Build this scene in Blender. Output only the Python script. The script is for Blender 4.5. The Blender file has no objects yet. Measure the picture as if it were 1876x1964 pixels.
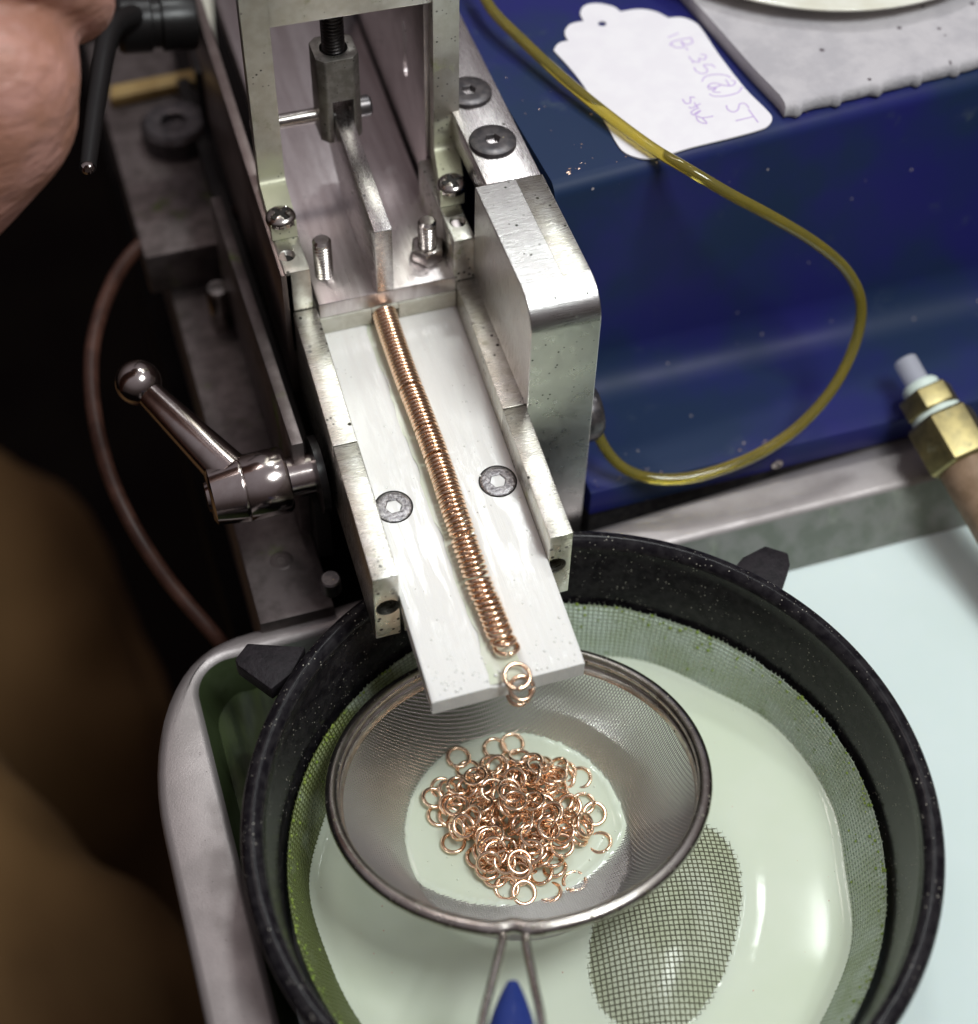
import bpy, bmesh, math, random
from mathutils import Vector, Matrix, Quaternion, noise as mnoise

# Everything below is written in millimetres; S turns it into scene units (1 unit = 100 mm).
S = 0.01
sc = bpy.context.scene
sc.unit_settings.system = 'METRIC'
sc.unit_settings.scale_length = 0.1
C = bpy.context.collection
R = math.radians

# ------------------------------------------------------------------ camera
F_PX, CX, CY = 3217.35, 938.0, 982.0          # focal length and centre for a 1876 px wide picture
CAM_H = 288.0
CM = Matrix(((0.95286659, 0.22828167, -0.19983176),
             (-0.30289011, 0.75357229, -0.58342641),
             (0.01740212, 0.6164546, 0.78719813)))
cam_d = bpy.data.cameras.new("camera")
cam = bpy.data.objects.new("camera", cam_d)
C.objects.link(cam)
cam.matrix_world = Matrix.Translation((0, 0, CAM_H * S)) @ CM.to_4x4()
cam_d.sensor_fit = 'HORIZONTAL'
cam_d.sensor_width = 36.0
cam_d.lens = 36.0 * F_PX / 1876.0
cam_d.clip_start = 0.05
cam_d.clip_end = 200.0
cam_d.dof.use_dof = True
cam_d.dof.focus_distance = 2.93
cam_d.dof.aperture_fstop = 0.95
sc.camera = cam

# ------------------------------------------------------------------ world and lamps
world = bpy.data.worlds.new("World")
sc.world = world
world.use_nodes = True
wn, wl = world.node_tree.nodes, world.node_tree.links
wbg = wn["Background"]
wtc = wn.new("ShaderNodeTexCoord")
wsep = wn.new("ShaderNodeSeparateXYZ")
wramp = wn.new("ShaderNodeValToRGB")
wl.new(wtc.outputs["Generated"], wsep.inputs[0])
wmr = wn.new("ShaderNodeMapRange")
wmr.inputs[1].default_value = -1.0
wmr.inputs[2].default_value = 1.0
wl.new(wsep.outputs[2], wmr.inputs[0])
wl.new(wmr.outputs[0], wramp.inputs[0])
cr = wramp.color_ramp
cr.elements[0].position = 0.3
cr.elements[0].color = (0.008, 0.006, 0.006, 1)
cr.elements[1].position = 1.0
cr.elements[1].color = (0.46, 0.42, 0.45, 1)
e = cr.elements.new(0.55)
e.color = (0.075, 0.058, 0.055, 1)
e = cr.elements.new(0.8)
e.color = (0.30, 0.265, 0.28, 1)
wl.new(wramp.outputs[0], wbg.inputs[0])
wbg.inputs[1].default_value = 0.60


def area_lamp(name, loc, target, size, size_y, power, col):
    d = bpy.data.lights.new(name, 'AREA')
    d.shape = 'RECTANGLE'
    d.size, d.size_y = size * S, size_y * S
    d.energy = power
    d.color = col
    o = bpy.data.objects.new(name, d)
    C.objects.link(o)
    o.location = Vector(loc) * S
    v = (Vector(target) - Vector(loc)).normalized()
    o.rotation_euler = v.to_track_quat('-Z', 'Y').to_euler()
    return o


area_lamp("ceiling_lamp", (300, 297, 565), (96, 92, 18), 20, 44, 9, (0.95, 1.0, 0.99))
area_lamp("ceiling_lamp_back", (196, 440, 575), (60, 165, 58), 70, 24, 46, (0.95, 1.0, 0.99))
area_lamp("added_soft_key", (215, 5, 540), (80, 150, 40), 190, 150, 178, (0.93, 0.98, 0.98))  # added soft key out of view, stands in for diffuse room light
area_lamp("ceiling_lamp_far", (-40, 430, 640), (60, 200, 60), 160, 60, 22, (1.0, 0.88, 0.84))

sc.view_settings.view_transform = 'Standard'
sc.view_settings.look = 'None'
sc.view_settings.gamma = 1.0
sc.view_settings.exposure = 0.28
sc.render.engine = 'CYCLES'
sc.cycles.use_denoising = True
sc.cycles.max_bounces = 8

# ------------------------------------------------------------------ helpers
W = {}                                        # world position (mm) of each object's origin


def pix(x, y):
    return CM @ Vector(((x - CX) / F_PX, -(y - CY) / F_PX, -1.0))


def at(x, y, z):
    """The point of height z that lies in the direction of a point of the plan drawing."""
    r = pix(x, y)
    return Vector((0, 0, CAM_H)) + r * ((z - CAM_H) / r.z)


def atY(x, y, Y):
    r = pix(x, y)
    return Vector((0, 0, CAM_H)) + r * (Y / r.y)


def tag(o, label=None, cat=None, group=None, kind=None):
    if label: o["label"] = label
    if cat: o["category"] = cat
    if group: o["group"] = group
    if kind: o["kind"] = kind
    return o


def thing(name, label, cat, loc, group=None):
    o = bpy.data.objects.new(name, None)
    C.objects.link(o)
    o.empty_display_size = 0.05
    o.location = Vector(loc) * S
    W[o] = Vector(loc)
    return tag(o, label, cat, group)


class B:
    """Collects shapes in millimetres and links them as one mesh object."""

    def __init__(self):
        self.bm = bmesh.new()

    def add(self, verts, faces):
        vs = [self.bm.verts.new(v) for v in verts]
        fs = []
        for f in faces:
            try:
                fs.append(self.bm.faces.new([vs[i] for i in f]))
            except ValueError:
                pass
        return vs, fs

    def hexa(self, p, bevel=0.0, seg=2):
        """p: four bottom corners, then four top corners, both counter-clockwise."""
        t = bmesh.new()
        v = [t.verts.new(q) for q in p]
        for f in ((3, 2, 1, 0), (4, 5, 6, 7), (0, 1, 5, 4), (1, 2, 6, 5), (2, 3, 7, 6), (3, 0, 4, 7)):
            t.faces.new([v[i] for i in f])
        if bevel > 0:
            bmesh.ops.bevel(t, geom=t.edges[:], offset=bevel, segments=seg, profile=0.5, affect='EDGES')
        self._merge(t)
        return self

    def _merge(self, t):
        t.verts.index_update()
        vs = [self.bm.verts.new(v.co) for v in t.verts]
        for f in t.faces:
            try:
                self.bm.faces.new([vs[v.index] for v in f.verts])
            except ValueError:
                pass
        t.free()

    def box(self, x0, x1, y0, y1, z0, z1, bevel=0.25, seg=2):
        return self.hexa([(x0, y0, z0), (x1, y0, z0), (x1, y1, z0), (x0, y1, z0),
                          (x0, y0, z1), (x1, y0, z1), (x1, y1, z1), (x0, y1, z1)], bevel, seg)

    def prism(self, poly, a, b, plane='XY', bevel=0.0):
        """poly: 2-D outline, counter-clockwise; extruded from a to b along the third axis."""
        def P(u, v, w):
            return {'XY': (u, v, w), 'YZ': (w, u, v), 'XZ': (u, w, v)}[plane]
        t = bmesh.new()
        n = len(poly)
        lo = [t.verts.new(P(u, v, a)) for u, v in poly]
        hi = [t.verts.new(P(u, v, b)) for u, v in poly]
        t.faces.new(lo[::-1])
        t.faces.new(hi)
        for i in range(n):
            j = (i + 1) % n
            t.faces.new([lo[i], lo[j], hi[j], hi[i]])
        bmesh.ops.recalc_face_normals(t, faces=t.faces[:])
        if bevel > 0:
            ed = [e for e in t.edges if len(e.link_faces) == 2 and e.calc_face_angle(0) > 0.6]
            bmesh.ops.bevel(t, geom=ed, offset=bevel, segments=2, profile=0.5, affect='EDGES')
        self._merge(t)
        return self

    def lathe(self, prof, cen=(0, 0, 0), axis=(0, 0, 1), n=32, rfun=None):
        """prof: (radius, height) pairs. A radius of 0 closes the end."""
        q = Vector((0, 0, 1)).rotation_difference(Vector(axis).normalized())
        cen = Vector(cen)
        rings = []
        for r, h in prof:
            if r <= 1e-6:
                rings.append([self.bm.verts.new(cen + q @ Vector((0, 0, h)))])
            else:
                ring = []
                for i in range(n):
                    a = 2 * math.pi * i / n
                    k = rfun(a, r, h) if rfun else r
                    ring.append(self.bm.verts.new(cen + q @ Vector((k * math.cos(a), k * math.sin(a), h))))
                rings.append(ring)
        for A, Bq in zip(rings[:-1], rings[1:]):
            for i in range(n):
                j = (i + 1) % n
                f = None
                if len(A) == 1 and len(Bq) > 1: f = [A[0], Bq[i], Bq[j]]
                elif len(Bq) == 1 and len(A) > 1: f = [A[i], A[j], Bq[0]]
                elif len(A) > 1: f = [A[i], A[j], Bq[j], Bq[i]]
                if f: self.bm.faces.new(f)
        return self

    def tube(self, path, rad, n=10, closed=False, caps=True):
        P = [Vector(p) for p in path]
        m = len(P)
        rads = rad if isinstance(rad, (list, tuple)) else [rad] * m
        T = []
        for i in range(m):
            a = P[(i - 1) % m] if (closed or i > 0) else P[i]
            b = P[(i + 1) % m] if (closed or i < m - 1) else P[i]
            T.append((b - a).normalized())
        N = T[0].orthogonal().normalized()
        rings = []
        for i in range(m):
            N = (N - T[i] * N.dot(T[i])).normalized()
            Bv = T[i].cross(N)
            rings.append([self.bm.verts.new(P[i] + (N * math.cos(2 * math.pi * k / n) + Bv * math.sin(2 * math.pi * k / n)) * rads[i])
                          for k in range(n)])
        for i in range(m if closed else m - 1):
            A, D = rings[i], rings[(i + 1) % m]
            for k in range(n):
                l = (k + 1) % n
                self.bm.faces.new([A[k], A[l], D[l], D[k]])
        if caps and not closed:
            self.bm.faces.new(rings[0][::-1])
            self.bm.faces.new(rings[-1])
        return self

    def build(self, name, m, parent=None, smooth=32, label=None):
        o0 = W[parent] if parent is not None else Vector((0, 0, 0))
        bm = self.bm
        bmesh.ops.recalc_face_normals(bm, faces=bm.faces[:])
        for v in bm.verts:
            v.co = (v.co - o0) * S
        me = bpy.data.meshes.new(name)
        bm.to_mesh(me)
        bm.free()
        return link(name, me, m, parent, smooth, label)


def link(name, me, m, parent=None, smooth=32, label=None):
    me.materials.clear()
    me.materials.append(m)
    if smooth:
        me.polygons.foreach_set("use_smooth", [True] * len(me.polygons))
        me.set_sharp_from_angle(angle=R(smooth))
    o = bpy.data.objects.new(name, me)
    C.objects.link(o)
    if parent is not None:
        o.parent = parent
        W[o] = W[parent]
    else:
        W[o] = Vector((0, 0, 0))
    if label: o["label"] = label
    return o


def cut(o, cutters):
    """Bores real holes: each cutter is a B collection in millimetres; the cutters are removed afterwards."""
    for b in cutters:
        bmesh.ops.recalc_face_normals(b.bm, faces=b.bm.faces[:])
        for v in b.bm.verts:
            v.co = (v.co - W[o]) * S
        me = bpy.data.meshes.new("bore")
        b.bm.to_mesh(me)
        b.bm.free()
        t = bpy.data.objects.new("bore", me)
        C.objects.link(t)
        t.parent = o.parent
        md = o.modifiers.new("bore", 'BOOLEAN')
        md.operation = 'DIFFERENCE'
        md.solver = 'EXACT'
        md.object = t
        bpy.context.view_layer.update()
        dg = bpy.context.evaluated_depsgraph_get()
        new = bpy.data.meshes.new_from_object(o.evaluated_get(dg))
        o.modifiers.clear()
        old = o.data
        o.data = new
        new.name = o.name
        bpy.data.objects.remove(t)
        bpy.data.meshes.remove(me)
        bpy.data.meshes.remove(old)
        new.set_sharp_from_angle(angle=R(32))
    return o


def spline(pts, per=8, closed=False):
    P = [Vector(p) for p in pts]
    n = len(P)
    out = []
    for i in range(n if closed else n - 1):
        if closed:
            a, b, c, d = P[(i - 1) % n], P[i], P[(i + 1) % n], P[(i + 2) % n]
        else:
            a, b, c, d = P[max(i - 1, 0)], P[i], P[i + 1], P[min(i + 2, n - 1)]
        for k in range(per):
            t = k / per
            out.append(0.5 * ((2 * b) + (c - a) * t + (2 * a - 5 * b + 4 * c - d) * t * t + (3 * b - a - 3 * c + d) * t ** 3))
    if not closed:
        out.append(P[-1])
    return out


# ------------------------------------------------------------------ materials
def mat(name, base, rough=0.4, metal=0.0, base2=None, var_scale=40.0, var_stretch=(1, 1, 1), var_lo=0.35, var_hi=0.65,
        rough_var=0.0, specks=None, grime=None, brush=None, bump=None, ior=1.45, coat=0.0, trans=0.0, sss=0.0, sss_r=0.02,
        spec=0.5, coat_rough=0.08, end_tint=None):
    """A Principled material with procedural colour variation, specks, grime, brush marks and fine relief."""
    m = bpy.data.materials.new(name)
    m.use_nodes = True
    nt = m.node_tree
    nd, lk = nt.nodes, nt.links
    p = nd["Principled BSDF"]
    p.inputs["Roughness"].default_value = rough
    p.inputs["Metallic"].default_value = metal
    p.inputs["IOR"].default_value = ior
    p.inputs["Coat Weight"].default_value = coat
    p.inputs["Coat Roughness"].default_value = coat_rough
    p.inputs["Transmission Weight"].default_value = trans
    p.inputs["Specular IOR Level"].default_value = spec
    if sss:
        p.inputs["Subsurface Weight"].default_value = sss
        p.inputs["Subsurface Radius"].default_value = (1.0, 0.9, 0.7)
        p.inputs["Subsurface Scale"].default_value = sss_r
    tc = nd.new("ShaderNodeTexCoord")

    def mapped(scale):
        mp = nd.new("ShaderNodeMapping")
        mp.inputs["Scale"].default_value = scale
        lk.new(tc.outputs["Object"], mp.inputs[0])
        return mp.outputs[0]

    def noise(scale, stretch=(1, 1, 1), detail=4.0, rgh=0.55):
        n = nd.new("ShaderNodeTexNoise")
        n.inputs["Scale"].default_value = scale
        n.inputs["Detail"].default_value = detail
        n.inputs["Roughness"].default_value = rgh
        lk.new(mapped(stretch), n.inputs["Vector"])
        return n.outputs[0]

    def remap(sock, lo, hi, a=0.0, b=1.0):
        r = nd.new("ShaderNodeMapRange")
        r.interpolation_type = 'SMOOTHSTEP'
        r.inputs[1].default_value, r.inputs[2].default_value = lo, hi
        r.inputs[3].default_value, r.inputs[4].default_value = a, b
        lk.new(sock, r.inputs[0])
        return r.outputs[0]

    def mix(fac, a, b):
        x = nd.new("ShaderNodeMix")
        x.data_type = 'RGBA'
        lk.new(fac, x.inputs[0])
        for sock, v in ((x.inputs[6], a), (x.inputs[7], b)):
            if isinstance(v, tuple): sock.default_value = (*v, 1.0)
            else: lk.new(v, sock)
        return x.outputs[2]

    def mul(a, b):
        x = nd.new("ShaderNodeMath")
        x.operation = 'MULTIPLY'
        for s_, v in ((x.inputs[0], a), (x.inputs[1], b)):
            if isinstance(v, (int, float)): s_.default_value = v
            else: lk.new(v, s_)
        return x.outputs[0]

    def addm(a, b):
        x = nd.new("ShaderNodeMath")
        x.operation = 'ADD'
        x.use_clamp = True
        for s_, v in ((x.inputs[0], a), (x.inputs[1], b)):
            if isinstance(v, (int, float)): s_.default_value = v
            else: lk.new(v, s_)
        return x.outputs[0]

    col = None
    rsock = None
    msock = None
    if base2:
        vn = noise(var_scale, var_stretch)
        col = mix(remap(vn, var_lo, var_hi), tuple(base), tuple(base2))
        if rough_var:
            rsock = remap(vn, var_lo, var_hi, rough, rough + rough_var)
    if grime:                                     # (colour, scale, lo, hi)
        g = remap(noise(grime[1], detail=6.0, rgh=0.65), grime[2], grime[3])
        col = mix(g, col if col is not None else tuple(base), tuple(grime[0]))
        rsock = addm(rsock if rsock is not None else rough, mul(g, 0.3))
        if metal: msock = remap(g, 0.0, 1.0, metal, metal * 0.35)
    if end_tint:                                     # (colour, axis, from, to, patchiness): a colour over one end of the thing: stained legs, painted basin shade
        sx = nd.new("ShaderNodeSeparateXYZ")
        lk.new(tc.outputs["Object"], sx.inputs[0])
        ns = remap(noise(end_tint[4], detail=4.0), 0.3, 0.7, -0.5, 0.5)
        ad = nd.new("ShaderNodeMath")
        ad.operation = 'MULTIPLY_ADD'
        lk.new(ns, ad.inputs[0])
        ad.inputs[1].default_value = (end_tint[3] - end_tint[2]) * 0.9
        lk.new(sx.outputs[end_tint[1]], ad.inputs[2])
        g2 = remap(ad.outputs[0], end_tint[2], end_tint[3])
        col = mix(g2, col if col is not None else tuple(base), tuple(end_tint[0]))
        if metal:
            iv = remap(g2, 0.0, 1.0, 1.0, 0.3)
            msock = mul(msock if msock is not None else metal, iv)
    if specks:                                    # (colour, scale, radius, density)
        v = nd.new("ShaderNodeTexVoronoi")
        v.inputs["Scale"].default_value = specks[1]
        lk.new(mapped((1, 1, 1)), v.inputs["Vector"])
        sepc = nd.new("ShaderNodeSeparateColor")
        lk.new(v.outputs["Color"], sepc.inputs[0])
        wob = nd.new("ShaderNodeMath")
        wob.operation = 'DIVIDE'
        lk.new(v.outputs["Distance"], wob.inputs[0])
        lk.new(remap(sepc.outputs[1], 0.0, 1.0, 0.25, 1.35), wob.inputs[1])
        d = remap(wob.outputs[0], specks[2] * 0.6, specks[2], 1.0, 0.0)
        sel = remap(sepc.outputs[0], 1 - specks[3] - 0.01, 1 - specks[3])
        cl = remap(noise(specks[1] * 0.09, detail=2.0), 0.42, 0.58)
        sp = mul(mul(d, sel), cl)
        col = mix(sp, col if col is not None else tuple(base), tuple(specks[0]))
        rsock = addm(rsock if rsock is not None else rough, mul(sp, 0.4))
        if metal:
            inv = remap(sp, 0.0, 1.0, 1.0, 0.1)
            msock = mul(msock if msock is not None else metal, inv)
    heights = []
    if brush:                                     # (stretch, scale, strength, roughness variation)
        bn = noise(brush[1], brush[0], detail=3.0)
        heights.append((bn, brush[2]))
        if brush[3]:
            rsock = addm(rsock if rsock is not None else rough, remap(bn, 0.3, 0.7, -brush[3], brush[3]))
    if bump:                                      # (scale, strength)
        heights.append((noise(bump[0], detail=5.0, rgh=0.6), bump[1]))
    last = None
    for hsock, st in heights:
        bp = nd.new("ShaderNodeBump")
        bp.inputs["Strength"].default_value = st
        bp.inputs["Distance"].default_value = 0.004
        lk.new(hsock, bp.inputs["Height"])
        if last is not None: lk.new(last, bp.inputs["Normal"])
        last = bp.outputs[0]
    if last is not None: lk.new(last, p.inputs["Normal"])
    if col is not None: lk.new(col, p.inputs["Base Color"])
    else: p.inputs["Base Color"].default_value = (*base, 1.0)
    if rsock is not None: lk.new(rsock, p.inputs["Roughness"])
    if msock is not None: lk.new(msock, p.inputs["Metallic"])
    return m


DARK = (0.035, 0.03, 0.02)
GREEN = (0.20, 0.24, 0.06)
M = {}
M['alu'] = mat('brushed_aluminium', (0.66, 0.64, 0.62), 0.30, 1.0, (0.55, 0.52, 0.50), 30, brush=((1, 14, 14), 60, 0.10, 0.06),
               specks=(DARK, 95, 0.30, 0.35), bump=(500, 0.03))
M['alu_y'] = mat('aluminium_milled_lengthways', (0.66, 0.63, 0.62), 0.27, 1.0, (0.52, 0.48, 0.48), 26, (4, 0.5, 4),
                 brush=((30, 1.2, 30), 30, 0.10, 0.05), specks=(DARK, 80, 0.26, 0.3))
M['alu_dirty'] = mat('aluminium_with_green_grime', (0.62, 0.61, 0.56), 0.34, 1.0, (0.50, 0.47, 0.42), 40,
                     brush=((14, 1, 14), 50, 0.12, 0.05), grime=((0.26, 0.27, 0.13), 26, 0.55, 0.72),
                     specks=(DARK, 110, 0.36, 0.6))
M['alu_leg'] = mat('gate_leg_aluminium', (0.64, 0.63, 0.57), 0.38, 1.0, (0.55, 0.53, 0.46), 30,
                   brush=((40, 40, 1), 30, 0.10, 0.05), grime=((0.30, 0.31, 0.14), 18, 0.58, 0.76),
                   specks=(DARK, 120, 0.22, 0.35), end_tint=((0.52, 0.515, 0.38), 2, 0.860, 0.80, 26))
M['alu_rail'] = mat('rail_aluminium', (0.68, 0.67, 0.62), 0.30, 1.0, (0.58, 0.56, 0.49), 35,
                    brush=((1, 30, 1), 40, 0.14, 0.08), grime=((0.33, 0.35, 0.16), 17, 0.60, 0.78),
                    specks=(DARK, 85, 0.28, 0.5))
M['bracket'] = mat('milled_bracket_aluminium', (0.62, 0.61, 0.595), 0.30, 1.0, (0.57, 0.55, 0.54), 14,
                   brush=((1, 40, 1), 30, 0.12, 0.04), specks=((0.02, 0.025, 0.01), 90, 0.24, 0.35),
                   grime=((0.16, 0.18, 0.07), 150, 0.68, 0.76))
M['steel'] = mat('stainless_steel', (0.58, 0.55, 0.52), 0.20, 1.0, (0.42, 0.38, 0.35), 60, bump=(300, 0.03))
M['screw_grey'] = mat('scuffed_grey_screw', (0.27, 0.26, 0.27), 0.28, 1.0, (0.50, 0.48, 0.49), 150, bump=(160, 0.7))
M['chrome'] = mat('worn_chrome', (0.54, 0.49, 0.47), 0.15, 1.0, (0.47, 0.41, 0.39), 30, bump=(40, 0.04))
M['black_steel'] = mat('blackened_steel', (0.10, 0.095, 0.10), 0.36, 0.85, (0.17, 0.155, 0.155), 70, specks=((0.35, 0.3, 0.2), 160, 0.25, 0.1))
M['clevis'] = mat('oxidised_clevis_steel', (0.24, 0.225, 0.20), 0.42, 0.9, (0.36, 0.34, 0.31), 50, specks=(DARK, 120, 0.3, 0.4), bump=(180, 0.10))
M['thread_black'] = mat('black_thread', (0.05, 0.045, 0.045), 0.33, 0.8)
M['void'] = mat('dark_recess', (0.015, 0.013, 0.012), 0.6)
M['plastic'] = mat('white_acetal_plastic', (0.83, 0.82, 0.785), 0.10, 0.0, (0.80, 0.785, 0.75), 9, (7, 0.8, 1), var_lo=0.46, var_hi=0.54, rough_var=0.30,
                   specks=((0.34, 0.31, 0.27), 150, 0.18, 0.16), brush=((26, 0.6, 1), 26, 0.12, 0.05), bump=(38, 0.10), sss=0.15, sss_r=0.03)
M['socket_film'] = mat('dull_coolant_in_socket', (0.12, 0.135, 0.12), 0.45)
M['plastic_edge'] = mat('cream_plastic_strip', (0.66, 0.645, 0.56), 0.35, 0.0, (0.55, 0.53, 0.44), 40,
                        specks=((0.16, 0.14, 0.08), 130, 0.28, 0.4), sss=0.1)
M['film'] = mat('greenish_coolant_film', (0.66, 0.70, 0.55), 0.06, 0.0, (0.72, 0.73, 0.62), 30, coat=0.5)
M['copper'] = mat('copper_wire', (0.93, 0.70, 0.51), 0.19, 1.0, (0.87, 0.59, 0.41), 60, bump=(260, 0.04))
M['blue'] = mat('blue_machine_paint', (0.017, 0.0175, 0.125), 0.36, 0.0, (0.013, 0.028, 0.072), 3.0, rough_var=0.14,
                specks=((0.42, 0.36, 0.36), 38, 0.10, 0.25), bump=(420, 0.03), spec=0.22, grime=((0.05, 0.07, 0.10), 9, 0.60, 0.80))
M['tag'] = mat('white_card', (0.80, 0.775, 0.80), 0.7, 0.0, (0.77, 0.74, 0.775), 20)
M['ink'] = mat('violet_ink', (0.50, 0.36, 0.66), 0.7)
M['foam'] = mat('grey_foam', (0.42, 0.40, 0.42), 0.95, 0.0, (0.50, 0.475, 0.49), 16, bump=(90, 0.5), specks=((0.12, 0.10, 0.11), 40, 0.22, 0.12))
M['dish'] = mat('cream_enamel', (0.74, 0.73, 0.64), 0.25, 0.0, (0.66, 0.64, 0.53), 12, coat=0.4)
M['hose'] = mat('yellow_clear_hose', (0.60, 0.47, 0.06), 0.10, 0.0, (0.52, 0.43, 0.08), 18, ior=1.40, trans=0.80, coat=0.4)
M['brass'] = mat('brass', (0.36, 0.30, 0.14), 0.44, 1.0, (0.26, 0.22, 0.11), 40, grime=((0.30, 0.30, 0.20), 30, 0.55, 0.8))
M['brown_hose'] = mat('tan_rubber_hose', (0.30, 0.20, 0.13), 0.55, 0.0, (0.23, 0.15, 0.09), 40)
M['washer'] = mat('pale_green_seal', (0.66, 0.76, 0.69), 0.4)
M['clear'] = mat('frosted_clear_tube', (0.72, 0.73, 0.80), 0.25, 0.0, trans=0.55)
M['tray'] = mat('cast_tray_metal', (0.40, 0.365, 0.36), 0.46, 0.8, (0.355, 0.322, 0.315), 14, bump=(330, 0.16),
                specks=((0.2, 0.18, 0.17), 240, 0.24, 0.2), rough_var=0.08)
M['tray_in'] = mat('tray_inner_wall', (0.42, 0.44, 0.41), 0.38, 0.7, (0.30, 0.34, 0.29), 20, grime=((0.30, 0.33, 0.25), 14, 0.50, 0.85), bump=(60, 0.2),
                   end_tint=((0.035, 0.05, 0.02), 0, -0.50, -0.62, 10))  # dark green shade put into the colour of the basin's left end
M['pan'] = mat('black_enamel', (0.007, 0.006, 0.008), 0.20, 0.0, (0.020, 0.018, 0.020), 60, specks=((0.50, 0.47, 0.40), 230, 0.26, 0.30),
               bump=(300, 0.02), spec=0.16)
M['ear'] = mat('black_cast_ear', (0.014, 0.012, 0.014), 0.5, 0.0, (0.022, 0.018, 0.021), 60, bump=(110, 0.6), spec=0.2)
M['screen_wire'] = mat('green_tinted_wire', (0.56, 0.63, 0.54), 0.26, 0.2, (0.44, 0.51, 0.36), 16, end_tint=((0.12, 0.145, 0.045), 0, 0.05, -0.40, 10))  # olive towards the left, pale mint towards the right
M['screen_film'] = mat('milky_film_on_screen', (0.74, 0.83, 0.75), 0.30, 0.0, (0.68, 0.77, 0.66), 12, end_tint=((0.36, 0.41, 0.20), 0, 0.05, -0.40, 10),  # film turns olive towards the left as well
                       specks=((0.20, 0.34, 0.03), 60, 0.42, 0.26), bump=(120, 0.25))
M['dome_wire'] = mat('dark_steel_wire', (0.25, 0.24, 0.19), 0.35, 0.5, (0.33, 0.32, 0.24), 40)
M['dome_film'] = mat('olive_film', (0.46, 0.50, 0.35), 0.25, 0.0, (0.56, 0.60, 0.47), 10, specks=((0.75, 0.72, 0.6), 140, 0.22, 0.12))
M['milk'] = mat('milky_coolant', (0.65, 0.715, 0.565), 0.07, 0.0, (0.69, 0.745, 0.615), 3.0, ior=1.34, sss=0.25, sss_r=0.06)
M['milk_lit'] = mat('milky_coolant_lit', (0.67, 0.77, 0.74), 0.08, 0.0, (0.70, 0.79, 0.77), 3.0, ior=1.34, sss=0.25, sss_r=0.06)  # same coolant as the pan, with bright bluish light put into its colour
M['shade_patch'] = mat('dark_green_shade', (0.020, 0.032, 0.012), 0.42, 0.0, (0.045, 0.065, 0.022), 14, (3, 0.6, 1), bump=(30, 0.2), spec=0.15)  # shade of the tray corner put into a dark green colour
M['strainer'] = mat('strainer_steel', (0.60, 0.57, 0.53), 0.24, 1.0, (0.45, 0.41, 0.37), 40, specks=((0.10, 0.09, 0.04), 120, 0.3, 0.4),
                    grime=((0.16, 0.15, 0.06), 26, 0.66, 0.8))
M['strainer_wire'] = mat('strainer_wire', (0.72, 0.70, 0.70), 0.36, 1.0)
M['grip'] = mat('blue_plastic_grip', (0.018, 0.035, 0.17), 0.24, 0.0, (0.022, 0.042, 0.20), 30, coat=0.3)
M['base'] = mat('dull_machine_steel', (0.20, 0.17, 0.165), 0.50, 0.8, (0.13, 0.11, 0.105), 24, grime=((0.12, 0.15, 0.04), 9, 0.56, 0.72), bump=(150, 0.1))
M['side'] = mat('side_wall_steel', (0.34, 0.28, 0.26), 0.36, 0.9, (0.28, 0.225, 0.21), 24, (1, 1, 0.3), specks=((0.7, 0.65, 0.6), 60, 0.12, 0.1))
M['wall_in'] = mat('inner_wall_steel', (0.64, 0.58, 0.58), 0.40, 1.0, (0.55, 0.49, 0.49), 24, specks=(DARK, 55, 0.22, 0.25),
                   brush=((1, 1, 12), 30, 0.06, 0.04))
M['floor_plate'] = mat('channel_floor_steel', (0.74, 0.69, 0.69), 0.32, 1.0, (0.58, 0.52, 0.52), 9, (5, 0.35, 1),
                       brush=((30, 1, 1), 30, 0.06, 0.05), specks=(DARK, 50, 0.16, 0.2))
M['rubber'] = mat('dark_red_cable', (0.040, 0.016, 0.011), 0.45, 0.0, (0.075, 0.032, 0.022), 20, spec=0.35)
M['black_plastic'] = mat('black_plastic', (0.012, 0.011, 0.011), 0.32, 0.0, bump=(120, 0.1))
M['stick'] = mat('yellow_wood_strip', (0.52, 0.37, 0.15), 0.6, 0.0, (0.44, 0.30, 0.11), 30)
M['skin'] = mat('skin', (0.49, 0.25, 0.20), 0.5, 0.0, (0.40, 0.19, 0.13), 14, bump=(34, 0.8), brush=((1.0, 6, 6), 8, 1.6, 0.05), sss=0.2, sss_r=0.03)
M['cloth'] = mat('brown_canvas', (0.17, 0.092, 0.032), 0.9, 0.0, (0.13, 0.070, 0.024), 1.2, bump=(60, 0.3))
M['bench'] = mat('dark_bench_top', (0.007, 0.005, 0.005), 0.8, 0.0, (0.004, 0.003, 0.003), 6, spec=0.1)
M['ground'] = mat('dark_floor', (0.005, 0.003, 0.003), 0.9, 0.0, (0.007, 0.005, 0.004), 2, spec=0.05)
M['chip'] = mat('copper_chips', (0.62, 0.42, 0.33), 0.35, 0.8)
M['algae'] = mat('bright_green_algae', (0.20, 0.30, 0.035), 0.5, 0.0, (0.30, 0.38, 0.08), 60, bump=(150, 0.5))
M['bubble'] = mat('milky_bubble', (0.72, 0.76, 0.64), 0.05, 0.0, ior=1.34, coat=0.6)
M['droplet'] = mat('coolant_droplet', (0.78, 0.78, 0.74), 0.04, 0.0, ior=1.34, coat=0.6)

# ================================================================== the setting
random.seed(4)
b = B(); b.box(-1500, 1500, -900, 2200, -420, -400, 0)
tag(b.build('floor', M['ground']), kind='structure')
b = B(); b.box(13, 420, -150, 520, -30, 4.0, 1.0)
tag(b.build('bench_top', M['bench']), kind='structure')

# ================================================================== small hardware builders


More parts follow.
